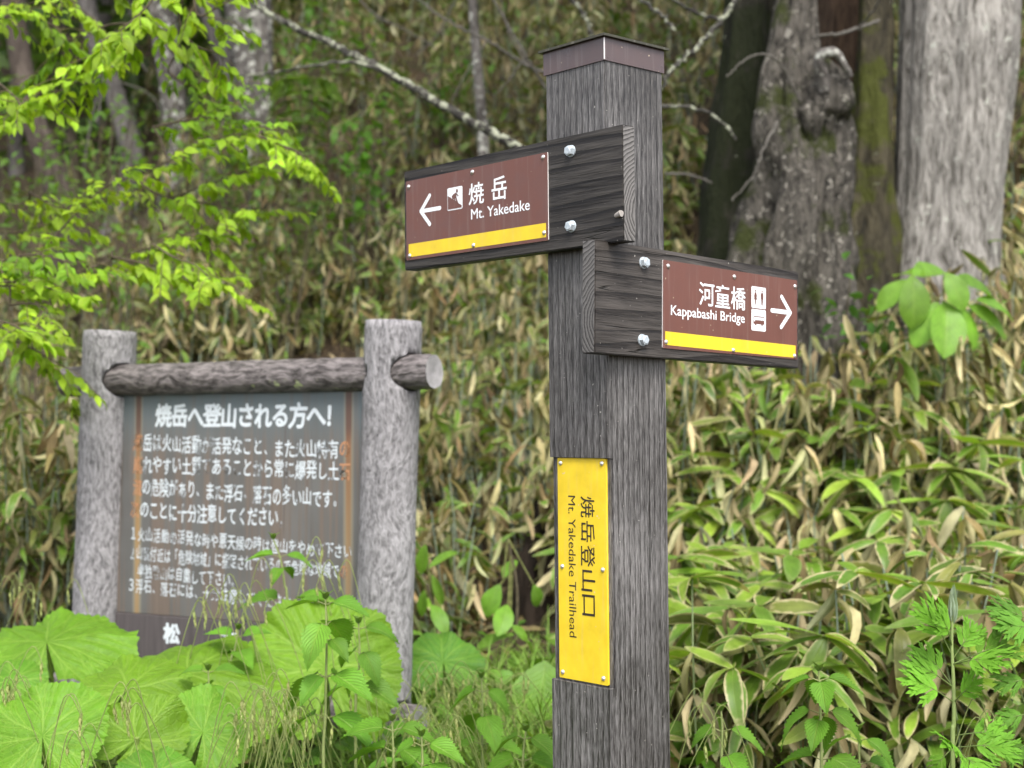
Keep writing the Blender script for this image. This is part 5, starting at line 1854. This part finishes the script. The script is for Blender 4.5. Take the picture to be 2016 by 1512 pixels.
nettle([(641, 1180), (643, 1260), (642, 1330), (640, 1420), (637, 1520)], 3.0, [(1192, 0.085, -0.35, 0.15), (1232, 0.100, -1.9, 0.75), (1262, 0.07, -0.7, 0.5), (1330, 0.110, -0.55, 0.5), (1330, 0.085, -2.2, 0.7), (1415, 0.115, -0.45, 0.35)], 'tall nettle with toothed leaves standing before the broad upright butterbur leaf')
nettle([(538, 1062), (552, 1100), (560, 1150), (566, 1210)], 3.7, [(1098, 0.085, -0.1, 0.2), (1122, 0.060, -1.9, 0.5), (1180, 0.125, -0.25, 0.05)], 'slim nettle rising in front of the writing on the board')
nettle([(1612, 1322), (1614, 1370), (1616, 1440), (1618, 1530)], 2.75, [(1345, 0.075, -1.6, 0.85), (1340, 0.080, -0.2, 0.35), (1408, 0.100, -0.25, 0.55), (1420, 0.08, -2.0, 0.8), (1490, 0.09, -0.6, 0.4)], 'nettle with a drooping crown leaf growing in front of the dwarf bamboo')
nettle([(706, 1228), (708, 1300), (700, 1400)], 3.2, [(1240, 0.08, -0.2, 0.2), (1290, 0.085, -0.9, 0.7), (1350, 0.095, -0.3, 0.4)], 'smaller nettle just behind the tall one, before the near log post')
nettle([(772, 1420), (774, 1470), (775, 1530)], 2.9, [(1440, 0.09, -0.1, 0.15), (1480, 0.10, -0.5, 0.35)], 'low nettle at the foot of the near log post')
nettle([(948, 1335), (950, 1400), (950, 1500)], 3.4, [(1365, 0.08, -0.3, 0.6), (1410, 0.10, -1.2, 0.7), (1465, 0.10, -0.4, 0.3)], 'nettle in the grass between log post and signpost')
nettle([(410, 1320), (412, 1380), (408, 1450)], 3.3, [(1325, 0.07, -0.2, -0.1), (1350, 0.08, -1.0, 0.4)], 'nettle with narrow leaves below the lower dark panel')
nettle([(1420, 1400), (1422, 1450), (1420, 1530)], 3.0, [(1440, 0.085, -0.3, 0.35), (1490, 0.09, -1.1, 0.5)], 'low nettle at the foot of the signpost among the bamboo')
nettle([(1035, 1440), (1030, 1490), (1030, 1540)], 3.0, [(1455, 0.08, -0.5, 0.4), (1500, 0.09, -0.1, 0.3)], 'short nettle close to the signpost in the grass')
nettle([(1690, 1440), (1692, 1500), (1692, 1560)], 2.9, [(1460, 0.08, -0.6, 0.4), (1505, 0.09, -0.1, 0.5)], 'low nettle between the drooping nettle and the mugwort')
nettle([(830, 1450), (832, 1500), (832, 1560)], 2.8, [(1470, 0.08, -0.3, 0.3), (1510, 0.09, -0.9, 0.4)], 'small nettle at the lower edge amid grass stems')
nettle([(470, 1240), (462, 1280), (452, 1340)], 3.5, [(1255, 0.07, -0.2, -0.2), (1285, 0.08, -0.9, 0.2), (1310, 0.07, -0.3, 0.4)], 'leafy nettle hiding the lower dark panel of the board')


# ------------------------------------------------------------------ mugwort
lobe_t = grid_leaf(9, 5, lambda t: 0.13 * (max(0.0, math.sin(math.pi * t ** 0.75)) ** 0.8) + 0.012 * (1 - t), 0.2, 0.25)


def mugwort(stem_px, Y, leaves, label, col=(0.14, 0.33, 0.026)):
    """leaves: (photo y of the node, photo point of the tip, distance offset)"""
    W = [at(p[0], p[1], Y) for p in stem_px]
    last = W[-1]
    gz = float(ground_z(last[0], last[1]))
    W.append(np.array([last[0], last[1], gz - 0.03]))
    P = spline(W, 40)
    b = np.array([P[-1][0], P[-1][1], gz])
    e = empty('mugwort', b, label, 'mugwort', 'mugworts at the foot of the bank')
    mb = MB()
    tube(mb, P, np.linspace(0.0022, 0.0050, 40), 8, (0.21, 0.27, 0.09, 1))
    for (py, tip, dy) in leaves:
        i = int(np.argmin(np.abs(P[:, 2] - at(stem_px[0][0], py, Y)[2])))
        t_ = at(tip[0], tip[1], Y + dy)
        v = t_ - P[i]
        L = np.linalg.norm(v)
        d = v / L
        side = norm(np.cross(d, [0.1, -0.75, 0.65]))
        upn = np.cross(side, d)
        R_ = spline([P[i], P[i] + d * L * 0.5 + upn * L * 0.05, t_ - upn * L * 0.04], 20)
        ml = MB()
        tube(ml, R_[:14], np.linspace(0.0014, 0.0006, 14), 5, (0.19, 0.26, 0.08, 1))
        cc = vary(col, 1, 0.10)
        batch(ml, lobe_t, [R_[9]], [R_[19] - R_[9]], [upn], [L * 0.56], cc, aspect=[1.0])
        for q, (idx, ln, ang) in enumerate(((7, 0.50, 0.72), (10, 0.52, 0.52), (14, 0.30, 0.40))):
            for s in (-1, 1):
                dd = d * math.cos(ang) + side * s * math.sin(ang) - upn * 0.05
                p0 = R_[idx]
                lw = L * ln * rnd.uniform(0.9, 1.1)
                up2 = upn + rng.normal(0, 0.12, 3)
                batch(ml, lobe_t, [p0], [dd], [up2], [lw], cc, aspect=[0.9])
                for tt, s2 in ((0.40, 1), (0.55, -1), (0.66, 1)):      # a few pointed teeth on each lobe
                    batch(ml, lobe_t, [p0 + dd * lw * tt], [dd + s2 * norm(np.cross(upn, dd)) * 0.42], [up2], [lw * 0.36], cc, aspect=[1.0])
        ml.build('leaf', M['mugwort'], e, b)
    ml = MB()
    for k in range(7):
        a_ = k * 0.9
        batch(ml, lobe_t, [P[0] - np.array([0, 0, 0.035])], [[math.cos(a_) * 0.16, math.sin(a_) * 0.16, 1.0]], [[math.cos(a_), math.sin(a_), 0.2]], [0.075 * (1 - 0.06 * k)], vary((0.34, 0.42, 0.30), 1, 0.08), aspect=[0.75])
    ml.build('silvery_bud', M['mugwort'], e, b)
    mb.build('stem', M['stem'], e, b)
    return e


mugwort([(1876, 1190), (1874, 1270), (1877, 1340), (1878, 1420), (1876, 1520)], 2.55, [(1290, (1806, 1180), 0.0), (1275, (1842, 1195), -0.05), (1300, (1925, 1225), 0.0), (1305, (2000, 1262), 0.05), (1310, (1985, 1300), -0.1), (1350, (1782, 1295), 0.0), (1352, (1800, 1265), 0.06), (1385, (1775, 1330), -0.05), (1385, (1930, 1335), -0.05), (1465, (1860, 1462), -0.1), (1480, (2010, 1470), -0.05), (1450, (1990, 1440), 0.0), (1490, (1830, 1520), 0.0), (1490, (1950, 1540), -0.1)], 'mugwort with deeply cut leaves and a silvery bud at its tip')
mugwort([(2050, 1150), (2048, 1240), (2045, 1330), (2040, 1500)], 2.6, [(1230, (1945, 1188), 0.0), (1240, (1960, 1230), -0.05), (1330, (1955, 1350), 0.0), (1400, (1960, 1420), 0.0), (1470, (1975, 1495), 0)], 'second mugwort reaching in at the far edge beside the silvery-tipped one', col=(0.10, 0.24, 0.025))

# ------------------------------------------------------------------ grass, sedge heads and small weeds
mb, ms_ = MB(), MB()


def grass(n, xr, yr, hmin, hmax, col, keep=None, wmul=1.0):
    y = rng.uniform(*yr, n)
    x = rng.uniform(*xr, n) * y
    if keep is not None:
        k = keep(x, y)
        x, y = x[k], y[k]
    n = len(x)
    p = np.stack([x, y, ground_z(x, y) - 0.01], -1)
    az = rng.uniform(0, 2 * np.pi, n)
    d = np.stack([np.cos(az) * 0.45, np.sin(az) * 0.45, np.ones(n)], -1)
    nor = np.stack([-np.cos(az), -np.sin(az), 0.5 + 0 * az], -1)
    pick = rng.integers(0, 3, n)
    L = rng.uniform(hmin, hmax, n)
    c = vary(col, n, 0.2)
    for q in range(3):
        s = pick == q
        batch(mb, BLADE[q], p[s], d[s], nor[s], L[s], c[s], aspect=wmul * rng.uniform(0.8, 1.6, s.sum()))


GR = (0.20, 0.35, 0.045)
grass(2600, (-0.36, 0.02), (2.7, 4.6), 0.10, 0.34, GR)
grass(3600, (-0.10, 0.05), (2.8, 4.9), 0.12, 0.38, (0.20, 0.33, 0.055))
grass(900, (0.10, 0.38), (2.7, 4.0), 0.08, 0.24, GR)
grass(1200, (-0.36, -0.2), (3.6, 5.4), 0.15, 0.4, (0.12, 0.18, 0.04))


def sedge(px, py, Y, L, col=(0.36, 0.40, 0.14)):
    """arching stem with a hanging catkin-like head ending near the photo point"""
    tip = at(px, py, Y)
    s = rnd.choice((-1, 1))
    top = tip + np.array([-s * 0.022 * L / 0.06, rnd.uniform(-0.02, 0.02), L * 0.75])
    b = np.array([tip[0] - s * rnd.uniform(0.08, 0.2), tip[1] + rnd.uniform(-0.05, 0.1), 0])
    b[2] = float(ground_z(b[0], b[1]))
    P = spline([b, b * 0.45 + top * 0.55 + np.array([-s * 0.01, 0, 0.05]), top, top * 0.35 + tip * 0.65 + np.array([s * 0.012, 0, 0.02]), tip], 26)
    tube(ms_, P[:22], 0.0011, 5, (0.30, 0.36, 0.12, 1))
    head = P[19:]
    m = 14
    for k in range(m):
        f = k / (m - 1)
        q = head[min(int(f * 6), 6)] * 1.0
        a_ = k * 2.4
        batch(ms_, SASA_LO[0], [head[0] * (1 - f) + head[-1] * f], [[math.cos(a_) * 0.5, math.sin(a_) * 0.5, -1]], [[math.cos(a_), math.sin(a_), 0.3]], [0.013 * (1.2 - 0.5 * f)], vary(col, 1, 0.15, 0), aspect=[1.5])


for cx, cy, sxx, syy, nn_, Y in ((560, 1150, 110, 30, 7, 3.6), (480, 1215, 60, 35, 9, 3.5), (520, 1450, 60, 45, 26, 3.0), (600, 1440, 60, 30, 14, 3.1), (40, 1400, 40, 40, 12, 3.2), (255, 1420, 30, 50, 5, 2.8), (150, 1480, 30, 30, 5, 2.75), (900, 1400, 90, 50, 30, 3.6), (980, 1370, 70, 40, 16, 3.9), (80, 1190, 60, 30, 7, 4.0), (850, 1470, 80, 30, 18, 3.1), (420, 1240, 40, 30, 6, 3.5), (1400, 1460, 50, 40, 6, 3.0), (1950, 1480, 40, 30, 4, 2.8)):
    for k in range(nn_):
        sedge(cx + rng.normal(0, sxx * 0.6), cy + rng.normal(0, syy * 0.6), Y + rng.normal(0, 0.12), rnd.uniform(0.05, 0.09))
# little round-leaved weeds near the ground
mw = MB()
n = 700
y = rng.uniform(2.8, 5.2, n)
x = rng.uniform(-0.36, 0.2, n) * y
z = ground_z(x, y) + rng.uniform(0.03, 0.22, n)
az = rng.uniform(0, 6.28, n)
batch(mw, BROAD[0], np.stack([x, y, z], -1), np.stack([np.cos(az), np.sin(az), rng.uniform(-0.5, 0.3, n)], -1), np.array([0, -0.3, 1.0]) + rng.normal(0, 0.3, (n, 3)), rng.uniform(0.04, 0.10, n), vary((0.12, 0.26, 0.026), n, 0.2), aspect=rng.uniform(0.9, 1.4, n))
gb = empty('grass', (-0.4, 3.6, float(ground_z(-0.4, 3.6))), 'pale green grass, hanging sedge heads and small weeds below the board', 'grass')
tag(gb, kind='stuff')
GO = np.array(gb.location)
mb.build('blades', M['grass'], gb, GO)
ms_.build('sedge_heads', M['grass'], gb, GO)
mw.build('weeds', M['broad'], gb, GO)
